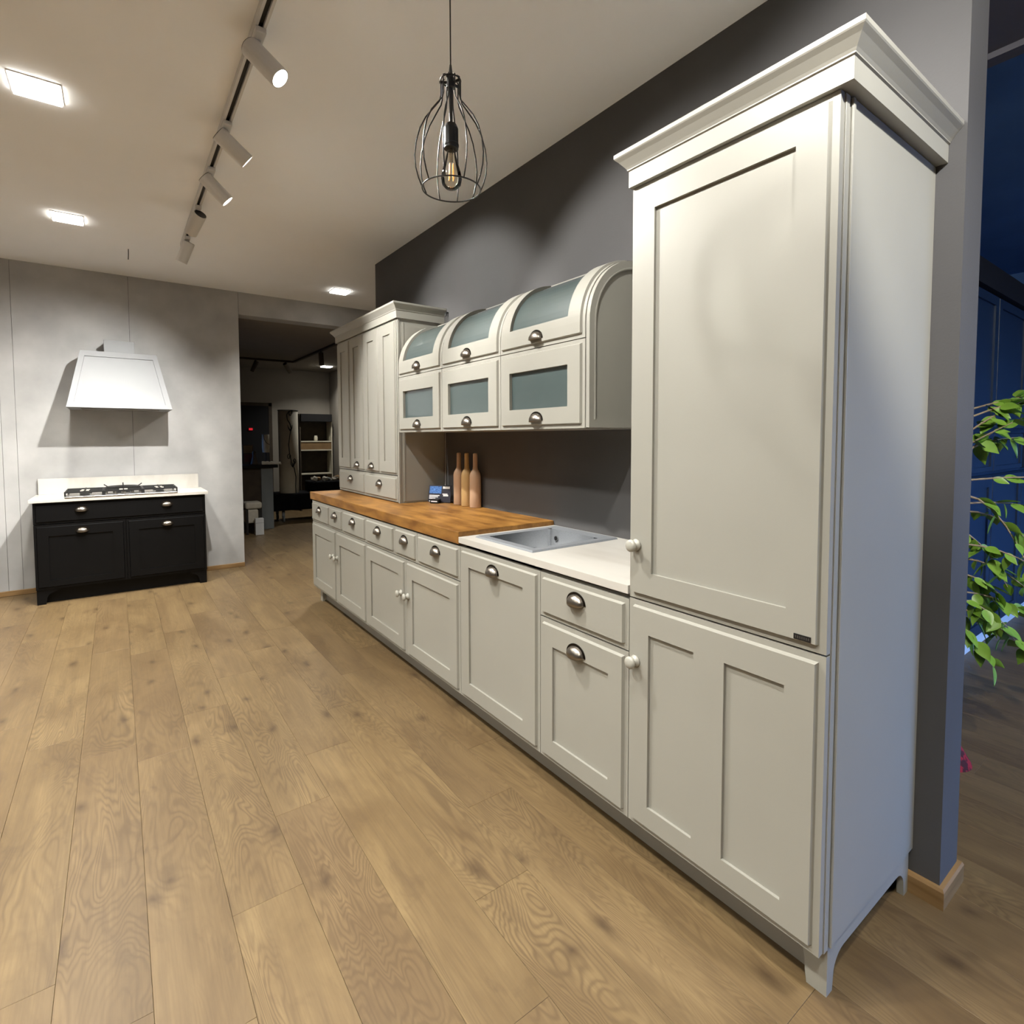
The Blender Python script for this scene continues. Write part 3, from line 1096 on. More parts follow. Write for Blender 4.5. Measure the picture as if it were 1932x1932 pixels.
for x, y, r in ((-.27, -.10, .035), (-.27, .11, .045), (0, .04, .06), (.27, -.10, .035), (.27, .11, .045)):
    burner(x, y, r)
for cx_, w_ in ((-.27, .125), (0, .135), (.27, .125)):
    bm = bmesh.new()
    zt = .05
    for s in (-1, 1):
        bx(bm, cx_ - w_, cx_ + w_, s * .205 - .005, s * .205 + .005, zt - .012, zt)
        bx(bm, cx_ + s * w_ - .005, cx_ + s * w_ + .005, -.21, .21, zt - .012, zt)
        for t_ in (-1, 1):
            bx(bm, cx_ + s * w_ - .006, cx_ + s * w_ + .006, t_ * .205 - .006, t_ * .205 + .006, .012, zt)
    bx(bm, cx_ - w_, cx_ - .03, -.105, -.097, zt - .012, zt + .004)
    bx(bm, cx_ + .03, cx_ + w_, -.105, -.097, zt - .012, zt + .004)
    bx(bm, cx_ - w_, cx_ - .03, .106, .114, zt - .012, zt + .004)
    bx(bm, cx_ + .03, cx_ + w_, .106, .114, zt - .012, zt + .004)
    for t_ in (-1, 1):
        bx(bm, cx_ - .004, cx_ + .004, t_ * .205, t_ * .12, zt - .012, zt + .004) if t_ > 0 else bx(bm, cx_ - .004, cx_ + .004, -.205, -.12, zt - .012, zt + .004)
    bx(bm, cx_ - .004, cx_ + .004, -.06, .06, zt - .012, zt + .004)
    obj('grate', bm, M_IRON, hob)
bm = bmesh.new()
lathe(bm, [(.10, .05), (.115, .055), (.125, .064), (.12, .066), (.108, .06), (.095, .054)], 28, 'z', (0, .04, 0), cap=False)
for a in range(4):
    an = PI / 2 * a + PI / 4 * 0
    d = Vector((math.cos(an), math.sin(an), 0))
    tube(bm, [Vector((0, .04, 0)) + d * .05 + Vector((0, 0, .055)), Vector((0, .04, 0)) + d * .11 + Vector((0, 0, .062)), Vector((0, .04, 0)) + d * .14 + Vector((0, 0, .085))], .005, 6)
obj('wok_ring', bm, M_IRON, hob)
for i in range(5):
    bm = bmesh.new()
    lathe(bm, [(.019, .0122), (.019, .02), (.0155, .023), (.0145, .042), (.012, .044), (.0001, .044)], 18, 'z', ((i - 2) * .062, -.19, 0), cap=False)
    obj('control_knob', bm, M_BLACKPLAST if False else M_STEEL, hob)
tag(box('small_grey_card', -.838, -.80, 5.70, 5.704, .873, .902, mat('grey_clear_card', (.5, .5, .49), .3)), 'tiny grey card standing on the worktop beside the hob', 'card')

# hood
hood = thing('range_hood', 'pale grey trapezoid range hood hanging on the wall above the hob', 'range hood', (-1.254, YF, 1.60))
zb_, zt_ = .030, .535
fb, ft_ = -.505, -.30
wb_, wt_ = .374, .277


def quad_frust(bm, z0, z1, w0, w1, y0f, y1f):
    A = [bm.verts.new(p) for p in ((-w0, y0f, z0), (w0, y0f, z0), (w0, -.001, z0), (-w0, -.001, z0))]
    B = [bm.verts.new(p) for p in ((-w1, y1f, z1), (w1, y1f, z1), (w1, -.001, z1), (-w1, -.001, z1))]
    for q in range(4): bm.faces.new((A[q], A[(q + 1) % 4], B[(q + 1) % 4], B[q]))
    bm.faces.new(A[::-1]); bm.faces.new(B)


bm = bmesh.new()
quad_frust(bm, zb_, zt_, wb_, wt_, fb, ft_)
obj('body', bm, M_HOOD, hood)
# raised rim frame on the sloping front
def hp(u, v, n):
    # u -1..1, v 0..1 on the front plane
    w = wb_ + (wt_ - wb_) * v
    nrm = Vector((0, -(zt_ - zb_), (ft_ - fb))).normalized()
    nrm = Vector((0, -(zt_ - zb_), -(fb - ft_))).normalized()
    p = Vector((u * w, fb + (ft_ - fb) * v, zb_ + (zt_ - zb_) * v)) + nrm * n
    return p


bm = bmesh.new()
O = [(-1, 0), (1, 0), (1, 1), (-1, 1)]
I = [(-.885, .075), (.885, .075), (.865, .905), (-.865, .905)]
for q in range(4):
    a, b = O[q], O[(q + 1) % 4]
    c, d = I[(q + 1) % 4], I[q]
    V = [bm.verts.new(hp(*p, .009)) for p in (a, b, c, d)] + [bm.verts.new(hp(*p, -.002)) for p in (a, b, c, d)]
    for F_ in ((0, 1, 2, 3), (7, 6, 5, 4), (0, 4, 5, 1), (1, 5, 6, 2), (2, 6, 7, 3), (3, 7, 4, 0)):
        bm.faces.new([V[z] for z in F_])
bmesh.ops.remove_doubles(bm, verts=bm.verts, dist=1e-5)
obj('front_frame', bm, M_HOOD, hood)
box('filter', -.28, .28, fb + .08, -.08, zb_ - .005, zb_ - .0005, M_STEEL, hood)
box('chimney', -.112, .112, -.22, -.001, zt_, .655, M_HOOD, hood, bev=.001)

# ================================================================== CEILING LAMPS
def downlight(label, x, y, z=ZC, s=.0825, group='square recessed downlights', power=DOWN_W):
    t = thing('downlight', label, 'downlight', (x, y, z), 0, group)
    bm = bmesh.new()
    for a, b, c, d in ((-s - .006, s + .006, -s - .006, -s), (-s - .006, s + .006, s, s + .006), (-s - .006, -s, -s, s), (s, s + .006, -s, s)):
        bx(bm, a, b, c, d, -.005, -.0002)
    obj('frame', bm, M_WHITEMETAL, t)
    box('diffuser', -s, s, -s, s, -.016, -.0005, M_DIFF, t)
    ld = bpy.data.lights.new('downlight_beam', 'AREA')
    ld.shape = 'SQUARE'; ld.size = 2 * s; ld.energy = power; ld.color = DOWN_COL; ld.spread = math.radians(125)
    lo = bpy.data.objects.new('downlight_beam', ld)
    link(lo, t)
    lo.location = (0, 0, -.0175)
    return t


downlight('lit square downlight nearest the camera, left of the track', -1.536, 2.663)
downlight('lit square downlight left of the track, nearer the grey wall', -1.527, 4.389)
downlight('lit square downlight above the passage behind the charcoal wall end', .627, 5.156)
for x, y, w in ((-1.536, .93, 'above the floor left of the camera view'), (-1.536, -.80, 'above the camera position'), (-3.30, 2.66, 'far left beside the nearest visible downlight'),
             (-3.30, 4.39, 'far left near the grey wall'), (-3.30, .93, 'far left of the camera'), (-3.3, -.8, 'far left behind the camera')):
    downlight('added square downlight outside the picture, ' + w, x, y)  # unseen lamps continuing the grid, added for the room's light
downlight('added square downlight outside the picture, behind the camera', .40, -1.2, power=13.)  # unseen lamp added to warm the tall cabinet's side
downlight('lit square downlight in the ceiling of the dim back room', 1.80, 9.45, 2.672, power=8.)

# track rail
track = thing('track_rail', 'white ceiling track rail carrying a row of spotlights', 'track rail', (-.83, 1.0, ZC))
TY0, TY1 = -2.4, 3.50
bm = bmesh.new()
bx(bm, -.019, .019, TY0, TY1, -.006, -.0002)
bx(bm, -.019, -.009, TY0, TY1, -.034, -.006)
bx(bm, .009, .019, TY0, TY1, -.034, -.006)
obj('rail', bm, M_WHITEMETAL, track)
box('slot', -.009, .009, TY0, TY1, -.020, -.0061, M_SLOT, track)
box('end_cap', -.019, .019, TY1, TY1 + .012, -.034, -.0002, M_WHITEMETAL, track)


def spot(label, y, axis, i, lit=True, blackrear=False):
    ax = Vector(axis).normalized()
    t = thing('track_spotlight', label, 'spotlight', (-.83, y, ZC - .034), 0, 'white cylindrical track spotlights')
    bm = bmesh.new()
    bx(bm, -.0185, .0185, -.055, .055, -.022, -.0003, .003)
    obj('adapter', bm, M_WHITEMETAL, t)
    L, R = .158, .038
    piv = Vector((0, 0, -.075))
    bm = bmesh.new()
    tube(bm, [(0, 0, -.02), (0, 0, -.05), piv + Vector((0, 0, .012))], [.010, .009, .012], 12)
    obj('stem', bm, M_WHITEMETAL, t)
    q = ax.to_track_quat('Z', 'Y')
    rear = piv - ax * .045
    bm = bmesh.new()
    lathe(bm, [(.034, 0), (R, .004), (R, L), (R - .004, L), (R - .004, L - .008), (.0001, L - .008)], 28, cap=False)
    b = obj('housing', bm, M_WHITEMETAL, t, smooth=False)
    b.location = rear; b.rotation_mode = 'QUATERNION'; b.rotation_quaternion = q
    bm = bmesh.new()
    lathe(bm, [(.0001, -.001), (.035, -.001), (.0355, .001), (.0001, .0012)], 28, cap=False)
    rc = obj('rear_cap', bm, M_BLACKPLAST, t)
    rc.location = rear; rc.rotation_mode = 'QUATERNION'; rc.rotation_quaternion = q
    bm = bmesh.new()
    lathe(bm, [(.0001, L - .006), (R - .0045, L - .006), (R - .0045, L - .004), (.0001, L - .003)], 28, cap=False)
    ln = obj('lens', bm, M_LENS, t)
    ln.location = rear; ln.rotation_mode = 'QUATERNION'; ln.rotation_quaternion = q
    ld = bpy.data.lights.new('spot_beam', 'SPOT')
    ld.energy = SPOT_W[i]
    ld.color = SPOT_COL
    ld.spot_size = math.radians(SPOT_ANG[i])
    ld.spot_blend = SPOT_BLEND[i]
    ld.shadow_soft_size = .022
    lo = bpy.data.objects.new('spot_beam', ld)
    link(lo, t)
    lo.location = rear + ax * (L + .004)
    lo.rotation_mode = 'QUATERNION'
    lo.rotation_quaternion = ax.to_track_quat('-Z', 'Y')
    return t


SPOT_BLEND = [.4, .45, .5, 1., .8, .6, .6]
SPOT_ANG = [98, 80, 62, 76, 74, 84, 60]
spot('white track spotlight with its bright lens turned into view', 1.70, (.583, -.393, -.72), 0)
spot('second white track spotlight counted from the glaring lens', 2.428, (.80, .06, -.59), 1)
spot('third white track spotlight, aimed right at the hutch', 2.969, (.73, -.02, -.68), 2)
spot('white track spotlight showing its round black rear cap', 3.582, (-.30, .76, -.62), 3, blackrear=True)
spot('last white track spotlight at the rail end, pointing down left', 4.243, (-.327, .278, -.903), 4)

spot('white track spotlight above the picture edge, aimed at the narrow base cabinet', .30, (.74, .05, -.67), 5)
spot('white track spotlight above the camera, aimed at the tall cabinet', -.90, (.82, .42, -.345), 6)

# cage pendant
pend = thing('pendant_lamp', 'black wire cage pendant lamp with a filament bulb', 'pendant lamp', (-.453, .922, 2.126))
bm = bmesh.new()
tube(bm, [(0, 0, .36), (0, 0, ZC - 2.126 - .03)], .0022, 8)
obj('cord', bm, M_BLACKMETAL, pend)
bm = bmesh.new()
lathe(bm, [(.045, ZC - 2.126 - .0005), (.045, ZC - 2.126 - .02), (.02, ZC - 2.126 - .032), (.004, ZC - 2.126 - .035)], 24)
obj('ceiling_cup', bm, M_BLACKMETAL, pend)
bm = bmesh.new()
lathe(bm, [(.003, .368), (.006, .345), (.009, .338), (.006, .333), (.012, .328), (.013, .30), (.006, .298), (.005, .19)], 16)
obj('stem', bm, M_BLACKMETAL, pend)
NWIRE = 10
prof = [(.022, .332), (.030, .326), (.0295, .275), (.034, .258), (.055, .232), (.076, .205), (.093, .172), (.105, .130), (.1095, .090), (.107, .055), (.099, .025), (.0885, 0)]
for i in range(NWIRE):
    a = 2 * PI * (i + .35) / NWIRE
    bm = bmesh.new()
    tube(bm, [(r * math.cos(a), r * math.sin(a), z) for r, z in prof], .0021, 6)
    obj('cage_wire', bm, M_BLACKMETAL, pend, smooth=True)
for r, z in ((.0885, 0.), (.030, .322)):
    bm = bmesh.new()
    tube(bm, [(r * math.cos(2 * PI * q / 40), r * math.sin(2 * PI * q / 40), z) for q in range(40)], .0022, 6, closed=True)
    obj('cage_ring', bm, M_BLACKMETAL, pend, smooth=True)
for i in range(5):
    a = 2 * PI * (i + .1) / 5
    bm = bmesh.new()
    tube(bm, [(.010 * math.cos(a), .010 * math.sin(a), .315), (.034 * math.cos(a), .034 * math.sin(a), .315)], .004, 8)
    obj('clamp_screw', bm, M_BLACKMETAL, pend)
bm = bmesh.new()
lathe(bm, [(.006, .196), (.016, .193), (.022, .180), (.022, .135), (.0235, .133), (.0235, .128), (.022, .126), (.022, .120), (.0001, .120)], 24, cap=False)
obj('socket', bm, M_BLACKPLAST, pend, smooth=False)
bulb = bmesh.new()
lathe(bulb, [(.013, .122), (.014, .105), (.020, .080), (.0285, .052), (.032, .032), (.0285, .014), (.018, .003), (.006, -.001), (.0001, -.0013)], 24, cap=False)
bo = obj('bulb', bulb, M_CLEAR, pend, smooth=True)
for i in range(4):
    a = PI / 2 * i + .4
    bm = bmesh.new()
    tube(bm, [(.007 * math.cos(a), .007 * math.sin(a), .075), (.009 * math.cos(a), .009 * math.sin(a), .028)], .0015, 6)
    obj('filament', bm, M_FILAMENT, bo)
bm = bmesh.new()
tube(bm, [(0, 0, .12), (0, 0, .082)], .005, 8)
obj('filament_stem', bm, M_CLEAR, bo)

bm = bmesh.new()
tube(bm, [(-1.175, 4.918, ZC), (-1.176, 4.918, 2.86), (-1.178, 4.918, 2.82)], .0035, 6)
tag(obj('ceiling_wire', bm, M_BLACKMETAL), 'short dark wire end dangling from the ceiling above the hood', 'wire')

# ================================================================== BACK ROOM
# dark doorway in the back wall
dr = struct(box('door_1', .50, 1.00, 10.375, 10.399, .0, 1.97, M_VOID))
bm = bmesh.new()
bx(bm, .44, .50, 10.37, 10.399, 0, 2.03); bx(bm, 1.0, 1.06, 10.37, 10.399, 0, 2.03); bx(bm, .44, 1.06, 10.37, 10.399, 1.97, 2.03)
obj('door_frame', bm, M_DARKBROWN, dr)
tag(box('red_indicator', .66, .72, 10.355, 10.374, 1.52, 1.56, M_REDLED), 'small glowing red indicator in the dark doorway', 'light')

# reception desk
desk = thing('reception_desk', 'dark desk with a blue-grey end panel in the back room', 'desk', (.43, 8.25, 0))
box('end_panel', .0, .165, 0, .04, 0, .925, M_DESK, desk, bev=.002)
box('front_board', -1.0, .0, .02, .05, .05, .925, M_DARKBROWN, desk)
box('side_board', .130, .165, .04, .75, 0, .925, M_DARKBROWN, desk)
box('top', -1.05, .235, -.03, .8, .926, .975, M_BLACKCAB, desk, bev=.004)
# table lamp
tl = thing('table_lamp', 'small table lamp with a parchment shade on the dark desk', 'lamp', (.535, 8.40, .9755))
bm = bmesh.new(); lathe(bm, [(.055, 0), (.055, .008), (.012, .016), (.007, .03), (.007, .19)], 20)
obj('base', bm, M_BLACKMETAL, tl)
bm = bmesh.new(); lathe(bm, [(.048, .18), (.055, .26), (.052, .455), (.050, .455), (.053, .26), (.046, .18)], 24, cap=False)
sh = obj('shade', bm, M_SHADE, tl, smooth=True)
bm = bmesh.new()
tube(bm, [(-.036 + .0, -.040, .45), (-.03, -.047, .38), (-.005, -.0565, .33), (.02, -.054, .31), (.045, -.035, .30)], .004, 6)
obj('vine', bm, M_VINE, sh)
# figurine, picture frame, cloth
fg = bmesh.new(); lathe(fg, [(.055, 0), (.05, .02), (.035, .08), (.022, .14), (.028, .17), (.02, .20), (.0001, .21)], 16)
tag(obj('figurine', fg, M_DARKBROWN, None, smooth=True, loc=(.35, 8.30, .9755)), 'small dark cone-shaped figurine on the desk', 'figurine')
pf = thing('picture_frame', 'brown framed picture standing at the back of the desk', 'picture frame', (.30, 8.48, .9755))
bm = bmesh.new()
bx(bm, -.075, .075, 0, .012, 0, .30)
obj('backing', bm, M_DARKBROWN, pf)
box('print', -.055, .055, -.002, 0, .04, .16, mat('dark_red_print', (.10, .02, .015), .6, var=.2), pf)
box('mat_board', -.062, .062, -.0015, -.0, .17, .285, M_BROWN, pf)
bm = bmesh.new()
rg = random.Random(3)
n1, n2 = 16, 6
g = [[bm.verts.new((.44 + .27 * i / n1, 8.215 + .05 * j / (n2 - 1) + rg.uniform(-.006, .006), .978 + (.055 if i < 10 else .04) * math.sin(PI * j / (n2 - 1)) * (.7 + .3 * rg.random()))) for j in range(n2)] for i in range(n1 + 1)]
for i in range(n1):
    for j in range(n2 - 1): bm.faces.new((g[i][j], g[i + 1][j], g[i + 1][j + 1], g[i][j + 1]))
for i in range(n1): bm.faces.new((g[i][0], g[i][-1], g[i + 1][-1], g[i + 1][0]))
bm.faces.new(g[0]); bm.faces.new(g[-1][::-1])
tag(obj('crumpled_cloth', bm, M_CLOTHWHITE, None, smooth=True), 'crumpled white cloth along the desk edge', 'cloth')
mon = thing('monitor', 'thin blue glowing screen edge behind the wall opening', 'monitor', (.005, 8.44, .9755), math.radians(20))
box('screen', -.20, .20, -.006, .0, .10, .40, M_SCREEN, mon)
box('back_shell', -.205, .205, .0005, .03, .095, .405, M_BLACKPLAST, mon)
box('stand', -.08, .08, -.05, .09, 0, .012, M_BLACKPLAST, mon)
box('neck', -.02, .02, .005, .03, .012, .12, M_BLACKPLAST, mon)
# chair and white box by the desk
ch = thing('padded_stool', 'pale padded stool standing in front of the desk', 'stool', (.26, 7.98, 0))
bm = bmesh.new(); bx(bm, -.12, .10, -.12, .12, .36, .46, .03, 3)
obj('seat', bm, M_CLOTHWHITE, ch)
bm = bmesh.new(); bx(bm, -.11, .05, -.11, .11, .16, .355, .02, 2)
obj('skirt', bm, M_CLOTHWHITE, ch)
for x, y in ((-.10, -.10), (.08, -.10), (-.10, .10), (.08, .10)):
    box('leg', x - .015, x + .015, y - .015, y + .015, 0, .36, M_BLACKMETAL, ch)
wbx = thing('white_box', 'small white box standing on the back room floor', 'box', (.30, 7.80, 0))
box('carton', -.055, .055, -.04, .04, 0, .235, M_WHITE, wbx, bev=.003)
box('flap_seam', -.0555, .0555, -.0415, -.0405, .17, .173, M_DESK, wbx)

# black cloth-covered trolley with vine column lamp
tr = thing('trolley', 'black cloth-covered trolley on casters in the dim back room', 'trolley', (1.15, 8.95, 0))
bm = bmesh.new(); bx(bm, -.50, .85, -.28, .30, .20, .47, .03, 2)
obj('draped_body', bm, M_BLACKCLOTH, tr)
bm = bmesh.new(); bx(bm, .17, .86, -.25, .29, .471, .64, .02, 2)
obj('raised_top', bm, M_BLACKCLOTH, tr)
for x, y in ((-.30, -.2), (.70, -.2), (-.30, .22), (.70, .22)):
    bm = bmesh.new()
    lathe(bm, [(.05, -.012), (.055, -.008), (.055, .008), (.05, .012)], 20, 'x', (x, y, .0555))
    bx(bm, x - .02, x + .02, y - .01, y + .03, .09, .20)
    obj('caster', bm, M_DESK, tr)
colm = thing('column_lamp', 'tall white cylindrical floor lamp painted with a black vine', 'lamp', (.985, 8.90, .4705))
CR = .152
bm = bmesh.new()
lathe(bm, [(CR - .002, .0), (CR, .003), (CR, 1.355), (CR - .004, 1.355), (CR - .004, .003)], 40, cap=False)
csh = obj('shade', bm, M_SHADE, colm, smooth=True)
bm = bmesh.new()
tube(bm, [((CR + .001) * math.cos(2 * PI * q / 40), (CR + .001) * math.sin(2 * PI * q / 40), 1.357) for q in range(40)], .007, 6, closed=True)
obj('top_ring', bm, M_VINE, colm)
# direction towards the camera for the vine on the shade: it winds round the front
base_ang = math.atan2(CAM_POS.y - 8.9, CAM_POS.x - .985)


def on_shade(off, z):
    a = base_ang + off
    return ((CR + .003) * math.cos(a), (CR + .003) * math.sin(a), z)


vine = [(.68, 0), (.66, .12), (.72, .27), (.55, .40), (.25, .52), (.08, .66), (.02, .80), (.16, .96), (.30, 1.06), (.18, 1.14), (-.05, 1.20), (-.12, 1.28), (.10, 1.335), (.55, 1.35)]
bm = bmesh.new()
pts = []
for (o0, z0_), (o1, z1_) in zip(vine, vine[1:]):
    for q in range(5):
        t_ = q / 5
        pts.append(on_shade(o0 + (o1 - o0) * t_, z0_ + (z1_ - z0_) * t_))
tube(bm, pts, .007, 6)
for o0, z0_, s in ((.42, .52, -1), (.22, .60, 1), (.45, 1.30, 1)):
    c_ = [on_shade(o0 + s * (.22 - .16 * q / 16) * math.cos(2 * PI * q / 12) * .8 - s * .2, z0_ + (.05 - .035 * q / 16) * math.sin(2 * PI * q / 12)) for q in range(15)]
    tube(bm, c_, .006, 6)
for o0, z0_ in ((.40, .43), (.22, 1.02)):
    for d in (-.35, .15, .3):
        tube(bm, [on_shade(o0, z0_), on_shade(o0 + d * .5, z0_ + .045), on_shade(o0 + d * .8, z0_ + .10)], [.012, .007, .002], 6)
obj('vine', bm, M_VINE, csh)
# crumpled decorations on the trolley
rg = random.Random(11)
for i in range(7):
    bm = bmesh.new()
    bmesh.ops.create_icosphere(bm, subdivisions=2, radius=1)
    sx, sy, sz = rg.uniform(.04, .075), rg.uniform(.03, .06), rg.uniform(.025, .05)
    for v in bm.verts:
        k_ = 1 + rg.uniform(-.28, .28)
        v.co = Vector((v.co.x * sx * k_, v.co.y * sy * k_, max(-.7, v.co.z) * sz * k_))
    zmin = min(v.co.z for v in bm.verts)
    o = obj('crumpled_paper', bm, [M_CLOTHWHITE, M_BROWN, M_CLOTHWHITE, M_DESK][i % 4], None, loc=(1.375 + i * .085, 8.84 + (i % 2) * .12, .6405 - zmin))
    tag(o, ['off-white crumpled paper nearest the column lamp on the black trolley', 'brown crumpled paper beside the off-white one nearest the column lamp', 'off-white crumpled paper third from the column lamp on the trolley',
            'grey-blue crumpled bit in the middle of the trolley heap', 'off-white crumpled paper just right of the first grey-blue bit', 'brown crumpled paper second from the right on the trolley',
            'off-white crumpled paper at the right end of the trolley heap'][i], 'paper', 'crumpled bits on the trolley')

# shelf unit
shf = thing('shelf_unit', 'tall dark shelf unit with pale boards against the back room wall', 'shelf', (1.49, 10.07, 0))
box('back_panel', 0, .57, .30, .315, .05, 1.80, M_DARKBROWN, shf)
for x in (-.018, .57): box('side', x, x + .018, 0, .315, 0, 1.83, M_SHADE if x > 0 else M_DARKBROWN, shf)
for z in (.68, 1.135, 1.30): box('board', 0.0005, .5695, 0, .299, z, z + .022, M_SHADE, shf)
box('drawer_front', .0005, .5695, .01, .03, 1.158, 1.299, M_BROWN, shf)
box('top_box', .0, .57, -.06, .299, 1.69, 1.83, M_BLACKPLAST, shf)
jr = bmesh.new(); lathe(jr, [(.03, 0), (.034, .02), (.034, .07), (.026, .085), (.028, .1)], 16)
tag(obj('small_jar', jr, M_SHADE, None, smooth=True, loc=(1.79, 10.02, 1.157 - .0)), 'small pale jar in front of the shelf drawer', 'jar')
bpy.data.objects['small_jar'].location = (1.79, 10.16, 1.3225)

# track with spots in the back room
bt_ = thing('track_rail', 'dark angled ceiling track rail in the dim back room', 'track rail', (1.15, 9.1, 2.6715))
box('rail', -1.6, .0, -.018, .018, -.03, -.0002, M_DARKBROWN, bt_)
bm = bmesh.new(); bx(bm, -.018, .018, -2.4, -.018, -.03, -.0002)
obj('rail', bm, M_DARKBROWN, bt_)
for i, (x, y, dx, dy, lb) in enumerate(((.56, 9.1, -.3, .2, 'dark back room spotlight nearest the opening edge'), (1.02, 9.1, .65, .5, 'dark back room spotlight with a pale tilted tube'), (1.15, 7.6, .1, .2, 'dark back room spotlight beside the hutch cornice'))):
    t = thing('track_spotlight', lb, 'spotlight', (x, y, 2.641), 0, 'unlit spotlights in the back room')
    bm = bmesh.new(); tube(bm, [(0, 0, -.0005), (0, 0, -.05)], .012, 10)
    obj('stem', bm, M_BLACKMETAL, t)
    bm = bmesh.new()
    a = Vector((0, 0, -.05)); b = a + Vector((dx, dy, -.8)).normalized() * .15
    tube(bm, [a - (b - a) * .2, b], .035, 16)
    obj('housing', bm, M_WARMWALL if i == 1 else M_DARKBROWN, t)
    bm = bmesh.new()
    tube(bm, [a - (b - a) * .24, a - (b - a) * .2], .033, 16)
    obj('rear_cap', bm, M_BLACKPLAST, t)

# ================================================================== RIGHT HAND ROOM
YN = .43
nv = thing('wardrobe_run', 'panelled cupboard run tinted with blue dusk light beyond the wall end', 'cupboard', (1.05, YN, 0))
box('carcass', 0, 4.4, .022, .60, .10, 2.26, M_BLUELIT, nv)
wn_ = .735
for i in range(6):
    a = i * wn_ - .03
    if a < 0: a = 0.0
    b = min((i + 1) * wn_ - .03, 4.4)
    front('door', nv, a, b, 1.42, 2.255, [(a + .08, b - .08, 1.50, 2.19)], m=M_BLUELIT, lip=.004, rise=.012)
    front('door', nv, a, b, 1.14, 1.40, [(a + .06, b - .06, 1.18, 1.36)], m=M_VOID if i == 4 else M_BLUELIT, lip=.004, rise=.012)
    front('door', nv, a, b, .11, 1.125, [(a + .08, b - .08, .19, 1.05)], m=M_BLUELIT, lip=.004, rise=.012)
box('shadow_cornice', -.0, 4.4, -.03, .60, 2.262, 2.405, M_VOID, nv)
box('plinth', 0, 4.4, .03, .045, 0.001, .098, M_WHITE, nv)

# ficus in a red-wrapped pot
fic = thing('ficus_plant', 'leafy green ficus in a red plaid pot wrap behind the wall end', 'plant', (1.488, .172, 0))
bm = bmesh.new()
lathe(bm, [(.100, 0), (.098, .008), (.074, .05), (.048, .10), (.044, .20), (.052, .27), (.048, .268), (.045, .24)], 28, cap=True)
obj('pot_wrap', bm, M_RED, fic)
bm = bmesh.new(); lathe(bm, [(.0001, .235), (.045, .235), (.045, .245), (.0001, .25)], 24, cap=False)
obj('soil', bm, M_SOIL, fic)
bm = bmesh.new()
tube(bm, [(0, 0, .24), (.01, -.01, .6), (-.01, .01, 1.0), (.01, 0, 1.35), (.0, -.01, 1.62)], [.016, .014, .012, .010, .006], 10)
obj('trunk', bm, M_BARK, fic)
rg = random.Random(21)


def leaf_mesh():
    bm = bmesh.new()
    n = 7
    L_, Wl = .070, .023
    mid, le, ri = [], [], []
    for i in range(n + 1):
        t_ = i / n
        w = Wl * math.sin(PI * t_ ** .8) ** .9 * (1 - .25 * t_) if 0 < t_ < 1 else 0.0004
        z = -.016 * t_ * t_
        mid.append(bm.verts.new((0, L_ * t_, z - .003 * math.sin(PI * t_))))
        le.append(bm.verts.new((-w, L_ * t_, z + .002)))
        ri.append(bm.verts.new((w, L_ * t_, z + .002)))
    for i in range(n):
        bm.faces.new((le[i], mid[i], mid[i + 1], le[i + 1]))
        bm.faces.new((mid[i], ri[i], ri[i + 1], mid[i + 1]))
    me = bpy.data.meshes.new('leaf'); bm.to_mesh(me); bm.free()
    me.materials.append(M_LEAF)
    for p in me.polygons: p.use_smooth = True
    return me


LEAF = leaf_mesh()


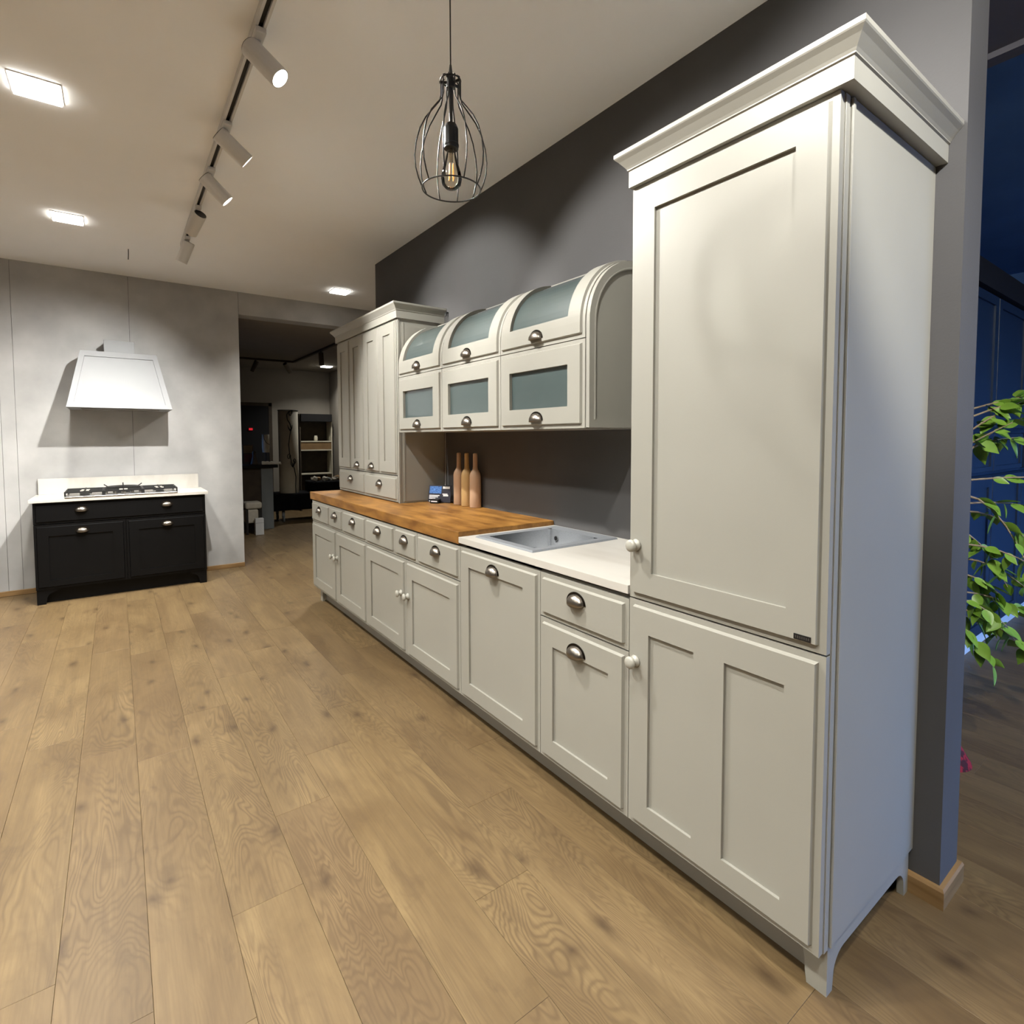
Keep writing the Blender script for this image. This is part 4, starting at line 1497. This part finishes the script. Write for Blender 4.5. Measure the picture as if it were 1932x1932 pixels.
def branch(pts, r, leaves, ls=1.):
    bm = bmesh.new()
    n = len(pts)
    tube(bm, pts, [r * (1 - .7 * i / (n - 1)) for i in range(n)], 7)
    obj('branch', bm, M_BARK, fic)
    P = [Vector(p) for p in pts]
    for q in range(leaves):
        t_ = (q + .6) / leaves * .98 + .02
        t_ = .25 + .75 * t_
        f_ = t_ * (n - 1)
        i = min(int(f_), n - 2)
        p = P[i].lerp(P[i + 1], f_ - i)
        d = (P[i + 1] - P[i]).normalized()
        side = Vector((rg.uniform(-1, 1), rg.uniform(-1, 1), rg.uniform(-.9, .25)))
        dirv = (d * .5 + side).normalized()
        qn = dirv.to_track_quat('Y', 'Z')
        e = (qn.to_matrix() @ Matrix.Rotation(rg.uniform(-.9, .9), 3, 'Y')).to_euler()
        s = rg.uniform(.75, 1.25) * ls
        inst('leaf', LEAF, fic, p, e, (s, s, s))


def arc(z0, dx, dy, dz, droop, n=7):
    return [(dx * t_, dy * t_, z0 + dz * t_ - droop * t_ * t_) for t_ in [i / (n - 1) for i in range(n)]]


branch(arc(1.25, .10, -.14, .20, .03), .005, 10)
branch(arc(1.42, .22, -.30, .20, .08), .0045, 13)
branch(arc(1.30, .05, -.20, .16, .02), .004, 8)
branch(arc(1.46, .30, -.26, .14, .05), .0045, 13)
branch(arc(1.18, .24, -.36, .08, .06), .0045, 9)
branch(arc(1.12, .10, -.24, .12, .42), .0055, 9, .95)
branch(arc(1.05, .26, -.20, .08, .20), .0045, 8)
branch(arc(.98, .14, -.16, .02, .25), .0045, 9)
branch(arc(.86, .20, -.24, .05, .20), .0045, 12)
branch(arc(.80, .12, -.14, .02, .10), .0045, 11)
branch(arc(.72, .28, -.24, .02, .14), .0045, 13)
branch(arc(.66, .16, -.22, -.02, .14), .0045, 13)
branch(arc(.60, .08, -.14, -.02, .16), .0045, 9)
branch(arc(.62, .30, -.12, .0, .14), .0045, 8)
branch(arc(1.34, .14, -.20, .24, .06), .0045, 12)
branch(arc(1.28, .26, -.18, .20, .12), .0045, 13)
branch(arc(1.08, .30, -.30, .10, .14), .0045, 10)
branch(arc(.92, .10, -.30, .06, .16), .0045, 12)
branch(arc(.78, .22, -.12, .02, .16), .0045, 12)
branch(arc(.70, .08, -.18, .0, .10), .0045, 12)
branch(arc(1.45, -.15, .1, .2, .1), .004, 9)
branch(arc(.9, -.2, .05, .1, .2), .004, 9)
